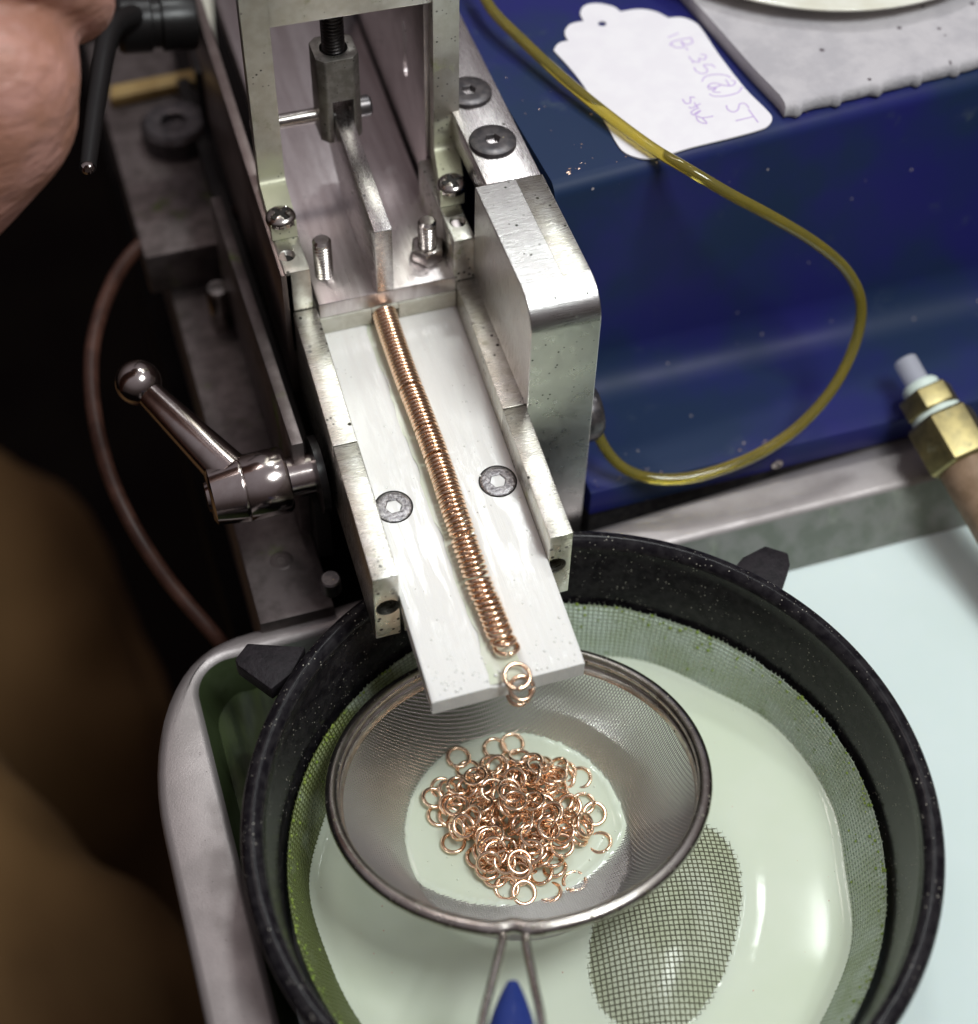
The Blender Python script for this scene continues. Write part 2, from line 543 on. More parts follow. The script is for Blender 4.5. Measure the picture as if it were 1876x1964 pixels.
def socket_screw(parent, cen, r, h, hexr, m, name='screw', axis=(0, 0, 1), fill=None, dome=0.25):
    """Button or countersunk head with a real hexagon socket."""
    n = 48
    q = Vector((0, 0, 1)).rotation_difference(Vector(axis).normalized())
    cen = Vector(cen)
    b = B()

    def ring(fun, z):
        return [b.bm.verts.new(cen + q @ Vector((fun(i) * math.cos(2 * math.pi * i / n), fun(i) * math.sin(2 * math.pi * i / n), z))) for i in range(n)]

    def hx(k):
        def f(i):
            a = (2 * math.pi * i / n) % (math.pi / 3) - math.pi / 6
            return k * math.cos(math.pi / 6) / math.cos(a)
        return f
    rings = [ring(lambda i: r, -0.6), ring(lambda i: r, h * 0.55), ring(lambda i: r - 0.12, h * 0.8),
             ring(lambda i: r * 0.86, h), ring(lambda i: r * 0.6, h + dome * 0.3), ring(hx(hexr * 1.12), h + dome * 0.3),
             ring(hx(hexr), h - 0.1), ring(hx(hexr), h - 1.4)]
    for A, D in zip(rings[:-1], rings[1:]):
        for i in range(n):
            j = (i + 1) % n
            b.bm.faces.new([A[i], A[j], D[j], D[i]])
    b.bm.faces.new(rings[-1])
    o = b.build(name, m, parent)
    if fill:
        b = B()
        b.lathe([(0, h - 0.55), (hexr * 0.84, h - 0.55), (hexr * 0.84, h - 0.9)], cen, axis, 24)
        b.build('socket_coolant', fill, o)
    return o


def phillips_screw(parent, cen, r, rot=0.3, tilt=(0, 0, 1)):
    nr, na = 22, 64
    b = B()
    q = Vector((0, 0, 1)).rotation_difference(Vector(tilt).normalized())
    cen = Vector(cen)
    hgt = r * 0.52
    rings = []
    for i in range(nr + 1):
        t = i / nr
        rr = r * math.sin(t * math.pi / 2)
        row = []
        for k in range(na):
            a = 2 * math.pi * k / na
            x, y = rr * math.cos(a), rr * math.sin(a)
            z = hgt * math.cos(t * math.pi / 2) ** 0.85
            c, s = math.cos(rot), math.sin(rot)
            u, v = c * x + s * y, -s * x + c * y
            arm = min(abs(u), abs(v))
            reach = max(abs(u), abs(v))
            w = r * 0.19 + max(0, r * 0.24 - reach) * 0.6
            if arm < w and reach < r * 0.72:
                z -= r * 0.5 * min(1, (w - arm) / (r * 0.06)) * min(1, (r * 0.72 - reach) / (r * 0.08))
            row.append(b.bm.verts.new(cen + q @ Vector((x, y, z))))
            if i == 0: break
        rings.append(row)
    rings.append([b.bm.verts.new(cen + q @ Vector((r * math.cos(2 * math.pi * k / na), r * math.sin(2 * math.pi * k / na), -0.5))) for k in range(na)])
    for A, D in zip(rings[:-1], rings[1:]):
        for k in range(na):
            l = (k + 1) % na
            b.bm.faces.new([A[0], D[k], D[l]] if len(A) == 1 else [A[k], D[k], D[l], A[l]])
    o = b.build('cross_head_screw', M['steel'], parent, smooth=40)
    b = B()
    for a in (rot, rot + math.pi / 2):
        u, v = Vector((math.cos(a), math.sin(a), 0)), Vector((-math.sin(a), math.cos(a), 0))
        L, w, z0, z1 = r * 0.66, r * 0.17, 0.05, hgt * (0.56 if a == rot else 0.545)
        cs = [(-L, -w), (L, -w), (L, w), (-L, w)]
        b.hexa([cen + q @ (u * p_ + v * s_ + Vector((0, 0, z0))) for p_, s_ in cs] +
               [cen + q @ (u * p_ * 0.96 + v * s_ + Vector((0, 0, z1))) for p_, s_ in cs])
    b.build('recess_plug', M['void'], o, label='dark plug giving the cross recess its grime and shade')  # dark cross plug puts shade and grime into the recess
    return o


def threaded_prof(r, z0, z1, pitch, depth):
    p = [(0, z0), (r, z0)]
    z = z0
    while z < z1 - 1.3 * pitch:
        p += [(r, z + pitch * 0.15), (r - depth, z + pitch * 0.5), (r, z + pitch * 0.85)]
        z += pitch
    p += [(r, z1 - 0.5), (r - 0.45, z1), (0, z1)]
    return p


# ================================================================== aluminium guide fixture
fx = thing('ring_guide_fixture', 'aluminium guide fixture with white plastic chute, side rails and upright gate frame', 'machine fixture', (53, 190, 4))


def zt(y): return 56.0 + (y - 137.5) * 0.0755        # top of the sloping chute plate
def xl(y): return 38.3 + (y - 137.5) * 0.0215
def xr(y): return 64.5 + (y - 137.5) * 0.0245


# chute plate with a shallow coolant groove and milled tracks on its right half
b = B()
ny, nx = 44, 60
rows = []
for j in range(ny + 1):
    y = 137.5 + (219.0 - 137.5) * j / ny
    row = []
    for i in range(nx + 1):
        t = i / nx
        x = xl(y) + (xr(y) - xl(y)) * t
        g = max(0.0, 1 - abs((x - 51.6) / 3.4) ** 4)
        z = zt(y) - 0.55 * g
        if x > 57.2:
            z -= 0.05 * (0.5 + 0.5 * math.sin(x * 5.2))
        if j == 0: z -= 0.25
        if i in (0, nx): z -= 0.2
        row.append(b.bm.verts.new((x, y, z)))
    rows.append(row)
for j in range(ny):
    for i in range(nx):
        b.bm.faces.new([rows[j][i], rows[j][i + 1], rows[j + 1][i + 1], rows[j + 1][i]])
# sides and underside
edge = [rows[0][i] for i in range(nx + 1)] + [rows[j][nx] for j in range(1, ny + 1)] + [rows[ny][i] for i in range(nx - 1, -1, -1)] + [rows[j][0] for j in range(ny - 1, 0, -1)]
low = []
for v in edge:
    low.append(b.bm.verts.new((v.co.x, v.co.y + (0.05 if v.co.y < 138 else 0), zt(v.co.y) - 3.9)))
m_ = len(edge)
for i in range(m_):
    b.bm.faces.new([edge[i], low[i], low[(i + 1) % m_], edge[(i + 1) % m_]])
b.bm.faces.new(low)
plate = b.build('chute_plate', M['plastic'], fx, smooth=40)
plate["label"] = "white plastic chute plate wet with milky coolant"
# coolant lying in the groove
b = B()
g0 = []
for j in range(41):
    y = 137.9 + (216.8 - 137.9) * j / 40
    wob = 0.35 * math.sin(y * 0.35) + 0.25 * math.sin(y * 0.9 + 1)
    g0.append([b.bm.verts.new((51.6 - 2.9 + wob, y, zt(y) - 0.16)), b.bm.verts.new((51.6 + 2.7 + wob * 0.5, y, zt(y) - 0.16))])
for A, D in zip(g0[:-1], g0[1:]):
    b.bm.faces.new([A[0], A[1], D[1], D[0]])
b.build('groove_coolant', M['film'], plate)
# wet streaks and droplets on the plate, all real little caps
b = B()
for i in range(95):
    if i < 60:
        y = 138.2 + abs(random.gauss(0, 5.5)); x = random.uniform(xl(y) + 0.8, 50.5)
        if random.random() < .3: x = random.uniform(56, xr(y) - .6)
    else:
        y = random.uniform(142, 200); x = random.choice((random.uniform(xl(y) + 0.8, 48), random.uniform(56.5, xr(y) - 0.6)))
    r_ = random.choice((0.12, 0.16, 0.2, 0.26, 0.34)) * (1.0 if y < 150 else 0.8)
    b.lathe([(r_, -0.05), (r_ * 0.8, r_ * 0.22), (r_ * 0.4, r_ * 0.38), (0, r_ * 0.42)], (x, y, zt(y)), (0, 0, 1), 8)
o = b.build('coolant_droplets', M['droplet'], plate)
o["kind"] = "stuff"


def rail(side, y0, y1, nm):
    f0 = (lambda y: xl(y) - 4.55) if side < 0 else (lambda y: xr(y) + 0.05)
    f1 = (lambda y: xl(y) - 0.08) if side < 0 else (lambda y: xr(y) + 4.3)
    h = 6.3 if side < 0 else 6.0
    b = B()
    b.hexa([(f0(y0), y0, 46.6), (f1(y0), y0, 46.6), (f1(y1), y1, 46.6), (f0(y1), y1, 46.6),
            (f0(y0), y0, zt(y0) + h), (f1(y0), y0, zt(y0) + h), (f1(y1), y1, zt(y1) + h), (f0(y1), y1, zt(y1) + h)], 0.22)
    return b.build('side_rail', M['alu_rail'], fx)


for side in (-1, 1):
    r1 = rail(side, 158.0, 186.0, 'front')
    rail(side, 186.12, 217.4 if side < 0 else 216.9, 'rear')
    cx = 36.6 if side < 0 else 66.3
    b = B(); b.lathe([(0, -9), (2.1, -9), (2.1, 3), (0, 3)], (cx, 158.0, 55.2), (0, -1, 0), 28)
    cut(r1, [b])
b = B(); b.box(39.4, 65.6, 158.4, 219, 46.2, 57.0, 0.2)
b.build('chute_base', M['alu_dirty'], fx)

# channel floor: metal plate over a cream plastic strip
b = B()
b.hexa([(40.2, 216.6, 66.0), (66.3, 216.6, 66.0), (69.6, 322, 66.0), (41.6, 322, 66.0),
        (40.2, 216.6, 69.6), (66.3, 216.6, 69.6), (69.6, 322, 69.6), (41.6, 322, 69.6)], 0.3)
b.build('channel_floor', M['floor_plate'], fx)
b = B()
b.hexa([(40.1, 216.4, 62.05), (50.0, 216.4, 62.05), (50.0, 230, 62.05), (40.1, 230, 62.05),
        (40.1, 216.4, 65.9), (50.0, 216.4, 65.9), (50.0, 230, 65.9), (40.1, 230, 65.9)], 0.25)
b.hexa([(55.2, 216.4, 62.05), (66.4, 216.4, 62.05), (66.6, 230, 62.05), (55.2, 230, 62.05),
        (55.2, 216.4, 65.9), (66.4, 216.4, 65.9), (66.6, 230, 65.9), (55.2, 230, 65.9)], 0.25)
b.box(50.05, 55.15, 216.4, 230, 64.7, 65.9, 0.1)
b.build('spacer_strip', M['plastic_edge'], fx)
# side walls of the channel
b = B(); b.hexa([(34.0, 217.6, 47), (36.0, 217.6, 47), (37.2, 322, 47), (35.2, 322, 47),
                 (34.0, 217.6, 77.6), (36.0, 217.6, 77.6), (37.2, 322, 80), (35.2, 322, 80)], 0.2)
b.build('side_wall', M['side'], fx, label='dark brownish left side wall of the channel')
b = B(); b.hexa([(67.1, 219, 60), (68.8, 219, 60), (71.6, 322, 60), (69.9, 322, 60),
                 (67.1, 219, 77.4), (68.8, 219, 77.4), (69.4, 241.5, 77.4), (67.7, 241.5, 77.4)], 0)
b.bm.clear()
b.hexa([(67.1, 219, 60), (68.8, 219, 60), (69.5, 241.4, 60), (67.8, 241.4, 60),
        (67.1, 219, 77.4), (68.8, 219, 77.4), (69.5, 241.4, 77.4), (67.8, 241.4, 77.4)], 0.15)
b.build('side_wall', M['wall_in'], fx)
b = B(); b.hexa([(67.9, 241.6, 60), (69.6, 241.6, 60), (71.4, 300, 60), (69.7, 300, 60),
                 (67.9, 241.6, 114), (69.6, 241.6, 114), (71.4, 300, 114), (69.7, 300, 114)], 0.15)
rw = b.build('side_wall', M['wall_in'], fx, label='tall right wall of the channel with an upright slot')
b = B()
sl = []
for i in range(24):
    a = math.pi * i / 12
    sl.append((256.5 + 1.5 * math.cos(a), (96 if math.sin(a) >= 0 else 87) + 1.5 * math.sin(a)))
b.prism(sl, 60, 80, 'YZ')
cut(rw, [b])

# end blocks that carry the gate, with tapped holes
for side in (-1, 1):
    x0, x1 = (34.7, 39.4) if side < 0 else (66.1, 70.3)
    y0 = 217.6 if side < 0 else 217.0
    b = B(); b.box(x0, x1, y0, 240.4, 58, 78.0, 0.28)
    blk = b.build('gate_block', M['alu_dirty'], fx)
    h = at(550, 490, 78) if side < 0 else at(878, 425, 78)
    b = B()
    prof = [(0, 2)] + [(1.55, 2), (1.55, 0)]
    for k in range(8):
        prof += [(1.55, -0.15 - k * 0.55), (1.3, -0.42 - k * 0.55)]
    prof += [(1.4, -5), (0, -5)]
    b.lathe(prof, h, (0, 0, 1), 24)
    cut(blk, [b])
    b = B(); b.lathe([(0, -1.2), (1.29, -1.2), (1.29, -1.8), (0, -1.8)], h, (0, 0, 1), 20)
    b.build('hole_shade_disc', M['void'], blk)  # dark disc added so the tapped hole looks shaded

# gate frame: two legs with feet, a cross bar
for side in (-1, 1):
    X0, X1 = (35.2, 40.0) if side < 0 else (68.7, 73.5)
    F0, F1 = (34.6, 39.3) if side < 0 else (66.4, 71.0)
    b = B()
    prof = [(226.4, 78.1), (240.6, 78.1), (240.9, 78.6), (240.9, 140), (238.2, 140), (238.2, 83.4)]
    for k in range(1, 6):
        a = k / 6 * math.pi / 2
        prof.append((238.2 - 1.6 * (1 - math.cos(a)), 83.4 - 1.6 * math.sin(a)))
    prof += [(236.4, 81.8), (226.4, 81.8)]
    lo = [b.bm.verts.new((F0 + (X0 - F0) * min(1, max(0, (y - 226.4) / 11.8)), y, z)) for y, z in prof]
    hi = [b.bm.verts.new((F1 + (X1 - F1) * min(1, max(0, (y - 226.4) / 11.8)), y, z)) for y, z in prof]
    b.bm.faces.new(lo); b.bm.faces.new(hi[::-1])
    for i in range(len(prof)):
        j = (i + 1) % len(prof)
        b.bm.faces.new([lo[i], lo[j], hi[j], hi[i]])
    ed = [e for e in b.bm.edges if e.calc_face_angle(0) > 0.7]
    bmesh.ops.bevel(b.bm, geom=ed, offset=0.2, segments=2, profile=0.5, affect='EDGES')
    b.build('gate_leg', M['alu_leg'], fx)
    c = at(538, 413, 82.2) if side < 0 else at(867, 350, 82.2)
    phillips_screw(fx, (c.x, c.y, 81.7), 2.75, rot=0.55 if side < 0 else 0.15)
b = B(); b.hexa([(39.95, 238.6, 114.3), (68.75, 238.6, 113.7), (68.75, 251, 113.7), (39.95, 251, 114.3),
                 (39.95, 238.6, 140), (68.75, 238.6, 140), (68.75, 251, 140), (39.95, 251, 140)], 0.3)
b.build('cross_bar', M['alu_leg'], fx)

# push blade, clevis, its threaded rod and pin
b = B()
b.prism([(216.5, 69.7), (240, 70.2), (252, 79.0), (252, 90.2), (216.5, 84.6)], 51.2, 54.5, 'YZ', 0.2)
b.build('push_blade', M['alu_y'], fx)
b = B()
cz = [(-4.0, -2.6), (-2.6, -4.0), (2.6, -4.0), (4.0, -2.6), (4.0, 2.6), (2.6, 4.0), (-2.6, 4.0), (-4.0, 2.6)]
b.prism([(52.7 + u, 247.6 + v) for u, v in cz], 83.2, 101.5, 'XY', 0.3)
cl = b.build('clevis', M['clevis'], fx)
b = B(); b.box(51.0, 55.0, 240, 256, 78, 92.5, 0)
b2 = B(); b2.lathe([(0, -3), (2.6, -3), (2.6, 3), (0, 3)], (52.7, 247.6, 101.8), (0, 0, 1), 24)
cut(cl, [b, b2])
b = B(); b.lathe(threaded_prof(2.15, 92.8, 116, 0.72, 0.32), (52.7, 247.6, 0), (0, 0, 1), 24)
b.build('threaded_rod', M['thread_black'], fx)
b = B(); b.lathe([(0, 36.2), (1.35, 36.2), (1.35, 56.4), (0, 56.4)], (0, 247.2, 87.6), (1, 0, 0), 24)
pin = b.build('clevis_pin', M['steel'], fx)
b = B(); b.lathe([(0, 56.5), (2.0, 56.5), (2.0, 58.6), (1.6, 59.0), (0, 59.0)], (0, 247.2, 87.6), (1, 0, 0), 24)
b.build('pin_head', M['black_steel'], pin)

# studs and the nut
for k, (px, py) in enumerate(((622, 527), (820, 490))):
    p = at(px, py, 69.6)
    b = B(); b.lathe(threaded_prof(1.75, 69.2, 78.4, 0.70, 0.30), (p.x, p.y, 0), (0, 0, 1), 28)
    b.build('stud', M['steel'], fx)
    if k:
        b = B()
        b.prism([(p.x + 3.3 * math.cos(R(60 * i + 12)), p.y + 3.3 * math.sin(R(60 * i + 12))) for i in range(6)], 69.65, 72.5, 'XY', 0.25)
        nut = b.build('hex_nut', M['steel'], fx)
        b = B(); b.lathe([(0, 69), (1.8, 69), (1.8, 73), (0, 73)], (p.x, p.y, 0), (0, 0, 1), 24)
        cut(nut, [b])

# countersunk socket screws in the chute plate
for px, py in ((755, 970), (955, 921)):
    p = at(px, py, 59.2)
    sl_n = Vector((0, -0.0755, 1)).normalized()
    b = B(); b.lathe([(3.1, 0.02), (3.42, 0.03), (3.42, -0.2)], (p.x, p.y, zt(p.y)), sl_n, 40)
    b.build('countersink_gap', M['void'], plate)
    socket_screw(fx, (p.x, p.y, zt(p.y) - 0.25), 3.15, 0.55, 1.45, M['screw_grey'], 'socket_screw', sl_n, fill=M['socket_film'], dome=0.1)

# bracket beside the chute and the machine top plate behind it
b = B()
prof = [(217.0, 14), (217.0, 90.0)]
for k in range(13):
    a = math.pi / 2 * k / 12
    prof.append((191.2 - 6.2 * math.sin(a), 83.8 + 6.2 * math.cos(a)))
prof.append((185.0, 14))
b.prism(prof, 69.95, 82.6, 'YZ', 0.2)
b.build('corner_bracket', M['bracket'], fx, smooth=20, label='rounded bright aluminium corner bracket')
b = B(); b.box(77.5, 82.35, 191.4, 216.8, 89.5, 90.07, 0.03)
b.build('milled_strip', M['alu_rail'], fx)
b = B(); b.box(72.2, 82.4, 217.2, 330, 83.5, 89.8, 0.2)
b.build('top_plate', M['alu_y'], fx)
for px, py in ((945, 266), (899, 172)):
    p = at(px, py, 90.8)
    socket_screw(fx, (p.x, p.y, 89.8), 4.35, 1.0, 1.35, M['black_steel'], 'button_screw')
p = atY(1150, 785, 193.5)
b = B(); b.lathe([(0, 82.0), (5.6, 82.0), (5.6, 84.6), (5.45, 86.2), (4.6, 87.3), (2.0, 87.5), (0, 87.4)], (0, p.y, p.z), (1, 0, 0), 40,
                 rfun=lambda a, r, h: r * (1 + (0.018 * math.sin(a * 24) if 82.5 < h < 86.5 else 0)))
b.build('knob', M['black_steel'], fx)

# slide plate and clamp lever on the left side
b = B(); b.hexa([(28.8, 193.5, 34), (31.0, 193.5, 34), (30.6, 262, 34), (28.4, 262, 34),
                 (28.8, 193.5, 60), (31.0, 193.5, 60), (30.6, 262, 60), (28.4, 262, 60)], 0.25)
b.build('slide_plate', M['base'], fx)
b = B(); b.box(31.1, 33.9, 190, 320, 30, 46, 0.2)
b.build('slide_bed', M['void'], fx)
b = B(); b.lathe([(0, 32.2), (7.2, 32.2), (7.2, 33.6), (0, 33.6)], (0, 192.2, 52), (1, 0, 0), 36)
b.build('lever_washer', M['black_plastic'], fx)
HY, HZ = 192.8, 52.0
b = B(); b.lathe([(0, 12.4), (2.7, 12.4), (2.9, 12.9), (4.3, 12.9), (5.3, 13.4), (6.15, 18.6), (6.2, 19.2), (6.05, 19.35), (6.2, 19.5), (6.15, 26.6), (5.6, 27.3), (3.9, 27.3),
                  (3.9, 32.2), (0, 32.2)], (0, HY, HZ), (1, 0, 0), 48)
hub = b.build('lever_hub', M['chrome'], fx, smooth=50)
ball = Vector((5.6, 216.2, 60))
a0 = Vector((17.6, 195.0, 54.4))
b = B()
P = [a0 + (ball - a0) * (i / 14) for i in range(15)]
b.tube(P, [3.9 - 1.6 * (i / 14) for i in range(15)], 28)
b.build('lever_arm', M['chrome'], hub, smooth=60)
b = B(); b.lathe([(0, -4.2)] + [(4.2 * math.cos(R(t)), 4.2 * math.sin(R(t))) for t in range(-80, 81, 8)] + [(0, 4.2)], ball, (0.3, -0.4, 0.8), 36)
b.build('lever_ball', M['chrome'], hub, smooth=60)
p = at(634, 1112, 40)
b = B(); b.lathe([(0, 0), (1.9, 0), (1.9, 3.2), (1.6, 3.5), (0, 3.5)], (p.x, p.y, 37), (0, 0, 1), 20)
b.build('bolt_head', M['black_steel'], fx)

# ================================================================== long machine bed on the left
bed = thing('machine_bed', 'dull grey machine bed bar running along the left of the fixture', 'machine bed', (24, 230, 4))
b = B()
b.hexa([(16.8, 177.6, 4.2), (31.0, 177.6, 4.2), (31.0, 345, 4.2), (18.5, 345, 4.2),
        (16.8, 177.6, 31), (31.0, 177.6, 31), (31.0, 345, 31), (18.5, 345, 31)], 0.4)
b.build('bed_bar', M['base'], bed)
p = at(540, 1075, 31)
socket_screw(bed, (p.x, p.y, 30.75), 2.3, 0.35, 1.0, M['base'], 'screw')
p = at(408, 552, 42)
b = B(); b.lathe([(0, 31), (2.6, 31), (2.6, 41), (2.2, 41.8), (0, 42)], (p.x + 1, p.y, 0), (0, 0, 1), 24)
b.build('bolt_head', M['steel'], bed)
b = B(); b.hexa([(13.5, 268, 31.1), (31, 268, 31.1), (33, 345, 31.1), (13.5, 345, 31.1),
                 (13.5, 268, 42), (31, 268, 42), (33, 345, 42), (13.5, 345, 42)], 0.8)
b.build('clamp_block', M['base'], bed)
p = at(335, 240, 46)
socket_screw(bed, (p.x, p.y, 42), 7.6, 5.5, 3.0, M['black_steel'], 'cap_screw')
# things lying at the back of the bed
q = [at(x, y, 46) for x, y in ((366, -40), (404, -40), (410, 60), (416, 110), (441, 193), (424, 140), (398, 60))]
b = B(); b.prism([(v.x, v.y) for v in q], 44.5, 47.0, 'XY', 0.2)
tag(b.build('plastic_strip', M['plastic_edge']), 'pale pointed plastic strip beside the dark channel wall', 'strip')
q = [at(x, y, 44) for x, y in ((212, 168), (372, 136), (374, 158), (212, 194))]
b = B(); b.prism([(v.x, v.y) for v in q][::-1], 42.1, 44.6, 'XY', 0.25)
tag(b.build('wood_strip', M['stick']), 'yellow wooden strip lying across the back of the machine bed', 'strip')
# crank handle in the operator's grip
ck = thing('crank_handle', 'black crank with round hub and lever next to the hand', 'crank', at(240, 120, 70))
p0, p1 = at(300, 40, 80), at(206, 62, 95)
b = B(); b.lathe([(0, 0), (5.6, 0), (6.0, 0.8), (6.0, 7), (5.2, 7.4), (5.2, 9), (6.0, 9.4), (6.0, 15), (5.3, 16), (0, 16)], p0 + Vector((8, 1, -2)), (-1, 0.05, 0.1), 32)
b.build('crank_hub', M['black_plastic'], ck)
P = spline([p0 + Vector((-4, 0, 2)), at(212, 60, 88), at(186, 190, 88), at(168, 322, 88)], 8)
b = B(); b.tube(P, [2.6 - 1.1 * i / (len(P) - 1) for i in range(len(P))], 14)
b.build('crank_lever', M['black_plastic'], ck)
b = B(); b.lathe([(0, -1.2), (1.0, -0.7), (1.25, 0), (1.0, 0.7), (0, 1.2)], at(168, 322, 90), (0, 0, 1), 16)
b.build('crank_pin', M['chrome'], ck)
p0, p1 = at(345, -30, 60), at(402, 135, 60)
b = B(); b.hexa([tuple(p0 + Vector((0, 0, -16))), tuple(p1 + Vector((-3.2, 0, -16))), tuple(p1 + Vector((0, 0, -16))), tuple(p0 + Vector((3.6, 0, -16))),
                 tuple(p0), tuple(p1 + Vector((-3.2, 0, 0))), tuple(p1), tuple(p0 + Vector((3.6, 0, 0)))], 0.3)
b.build('crank_support', M['black_plastic'], ck)

# dark red cable hanging on the left
pts = [(520, 402, 36), (440, 408, 38), (335, 428, 40), (242, 500, 40), (187, 620, 40), (175, 740, 38), (200, 880, 34), (250, 1000, 28), (322, 1112, 20), (400, 1205, 12), (430, 1240, 8)]
b = B(); b.tube(spline([at(*p) for p in pts], 8), 1.6, 14)
tag(b.build('cable', M['rubber']), 'dark red cable hanging in an arc left of the clamp lever', 'cable')

# ================================================================== blue machine housing
hs = thing('machine_housing', 'blue painted sheet metal machine housing with front ledge', 'machine housing', (150, 250, 4))
prof = [(186.0, 28.6), (186.0, 34.4), (186.25, 34.85), (186.7, 35.0), (189.5, 35.1)] + [(206.5 + 8.2 * math.sin(R(t)), 43.5 - 8.2 * math.cos(R(t))) for t in range(0, 91, 9)] + [(215.0, 84.6)]
for k in range(1, 9):
    a = math.pi / 2 * k / 8
    prof.append((217.7 - 2.7 * math.cos(a), 84.9 + 2.7 * math.sin(a)))
prof += [(335, 87.6), (335, 6)]
b = B()
cols = []
for i in range(2):
    x = (84.5, 235.0)[i]
    row = []
    for y, z in prof:
        k = 0.082 * min(1, max(0, (z - 40) / 47))
        row.append(b.bm.verts.new((x - (0.055 * (y - 217) if y > 217 else 0) * (1 - i), y + (x - 84.5) * k, z)))
    cols.append(row)
n = len(prof)
for j in range(n):
    k = (j + 1) % n
    b.bm.faces.new([cols[0][j], cols[1][j], cols[1][k], cols[0][k]])
b.bm.faces.new(cols[0]); b.bm.faces.new(cols[1][::-1])
b.build('cover', M['blue'], hs, smooth=40)
p = atY(1490, 890, 186)
socket_screw(hs, (p.x, 186.0, p.z), 1.3, 0.35, 0.6, M['steel'], 'ledge_screw', (0, -1, 0))
b = B(); b.box(84.8, 172, 186.4, 205, 4.1, 28.4, 0.2)
b.build('foot_rail', M['black_steel'], hs)


def ytop(x): return (x - 84.5) * 0.082


# chips scattered on the housing
b = B()
for i in range(112):
    if i < 84:
        x = random.uniform(88, 180); y = 217.6 + ytop(x) + abs(random.gauss(0, 2.2)); z = 87.65
    elif i < 95:
        x = random.uniform(85, 100); y = 218 + ytop(x) + random.uniform(0, 30); z = 87.65
    else:
        x = random.uniform(86, 130); y = random.uniform(187, 189.3); z = 35.1
    s_ = random.choice((0.08, 0.10, 0.14, 0.2, 0.28)); a = random.uniform(0, 6.3)
    c_, d_ = math.cos(a) * s_ * random.uniform(1, 2.6), math.sin(a) * s_
    b.add([(x - c_, y - d_, z), (x + d_, y - c_ * .5, z), (x + c_, y + d_, z), (x - d_, y + c_ * .5, z), (x, y, z + s_ * 0.5)],
          [(0, 1, 4), (1, 2, 4), (2, 3, 4), (3, 0, 4)])
o = b.build('metal_chips', M['chip'], smooth=0)
tag(o, 'tiny copper and swarf chips scattered along the blue housing edge', 'metal chips', kind='stuff')

# card tag with handwriting
ZT = 88.0
runs = [[(1062, 96), (1068, 86), (1078, 80), (1090, 78)], [(1090, 78), (1083, 62), (1094, 46), (1120, 40)],
        [(1120, 40), (1113, 25), (1122, 10), (1146, 6), (1176, 12), (1190, 22)], [(1190, 22), (1226, 17), (1258, 22), (1282, 34)],
        [(1282, 34), (1308, 33), (1332, 42), (1348, 58), (1380, 106), (1430, 170), (1470, 210), (1481, 226), (1474, 240), (1455, 249), (1400, 264), (1330, 281),
         (1290, 293), (1252, 303), (1225, 302), (1200, 293), (1184, 276), (1160, 232), (1130, 180), (1100, 138), (1062, 96)]]
out_px = []
for rn in runs:
    out_px += [(v.x, v.y) for v in spline([(x, y, 0) for x, y in rn], 5)[:-1]]
q = [at(x, y, ZT) for x, y in out_px]
b = B(); b.prism([(v.x, v.y) for v in q][::-1], ZT - 0.32, ZT, 'XY')
card = b.build('card_tag', M['tag'], smooth=20)
b = B(); h = at(1155, 45, ZT); b.lathe([(0, -2), (0.85, -2), (0.85, 2), (0, 2)], h, (0, 0, 1), 20)
cut(card, [b])
tag(card, 'white scalloped card tag with violet handwriting lying on the blue housing', 'tag')
strokes = [[(832, 238), (900, 210)], [(845, 290), (870, 262), (978, 240)], [(978, 240), (988, 272), (945, 284), (915, 262)], [(915, 268), (932, 298), (884, 304), (850, 280)],
           [(945, 302), (958, 322)], [(1040, 345), (1075, 355), (1065, 380), (1030, 372), (1032, 395), (990, 388), (965, 360)], [(985, 395), (996, 402)],
           [(1135, 432), (1110, 410)], [(1118, 414), (1060, 416), (1085, 448), (1060, 470), (1015, 456), (1000, 430)], [(1050, 520), (1070, 490), (1130, 475), (1200, 480), (1232, 497)],
           [(1235, 512), (1262, 520), (1246, 546), (1190, 545), (1130, 530), (1090, 545), (1120, 560), (1170, 545)], [(1200, 508), (1215, 528), (1225, 552)],
           [(1085, 550), (1100, 572), (1140, 562), (1120, 585), (1168, 590)], [(1305, 555), (1280, 590), (1200, 612), (1130, 614), (1095, 600)],
           [(1350, 690), (1325, 662), (1290, 665), (1280, 700), (1250, 715), (1215, 700), (1205, 672)], [(1346, 698), (1408, 782)], [(1378, 745), (1265, 772)],
           [(1005, 625), (975, 620), (976, 655), (945, 660), (925, 632)], [(1040, 662), (985, 690), (965, 682)], [(1000, 655), (1022, 690)],
           [(1030, 690), (1002, 700), (980, 720), (1002, 735), (1042, 705), (1000, 728)], [(1122, 742), (1050, 752), (1010, 738)], [(1050, 752), (1080, 788), (1032, 778), (1010, 745)]]
b = B()
for st in strokes:
    P = [at((1100 + x / 3.127) / 1.0661, (y / 3.127) / 1.0661, ZT + 0.03) for x, y in st]
    P = spline(P, 5) if len(P) > 2 else P
    b.tube(P, 0.13, 5)
for v in b.bm.verts:
    v.co.z = ZT + 0.03 + (v.co.z - ZT - 0.03) * 0.15
b.build('handwriting', M['ink'], card, smooth=0)

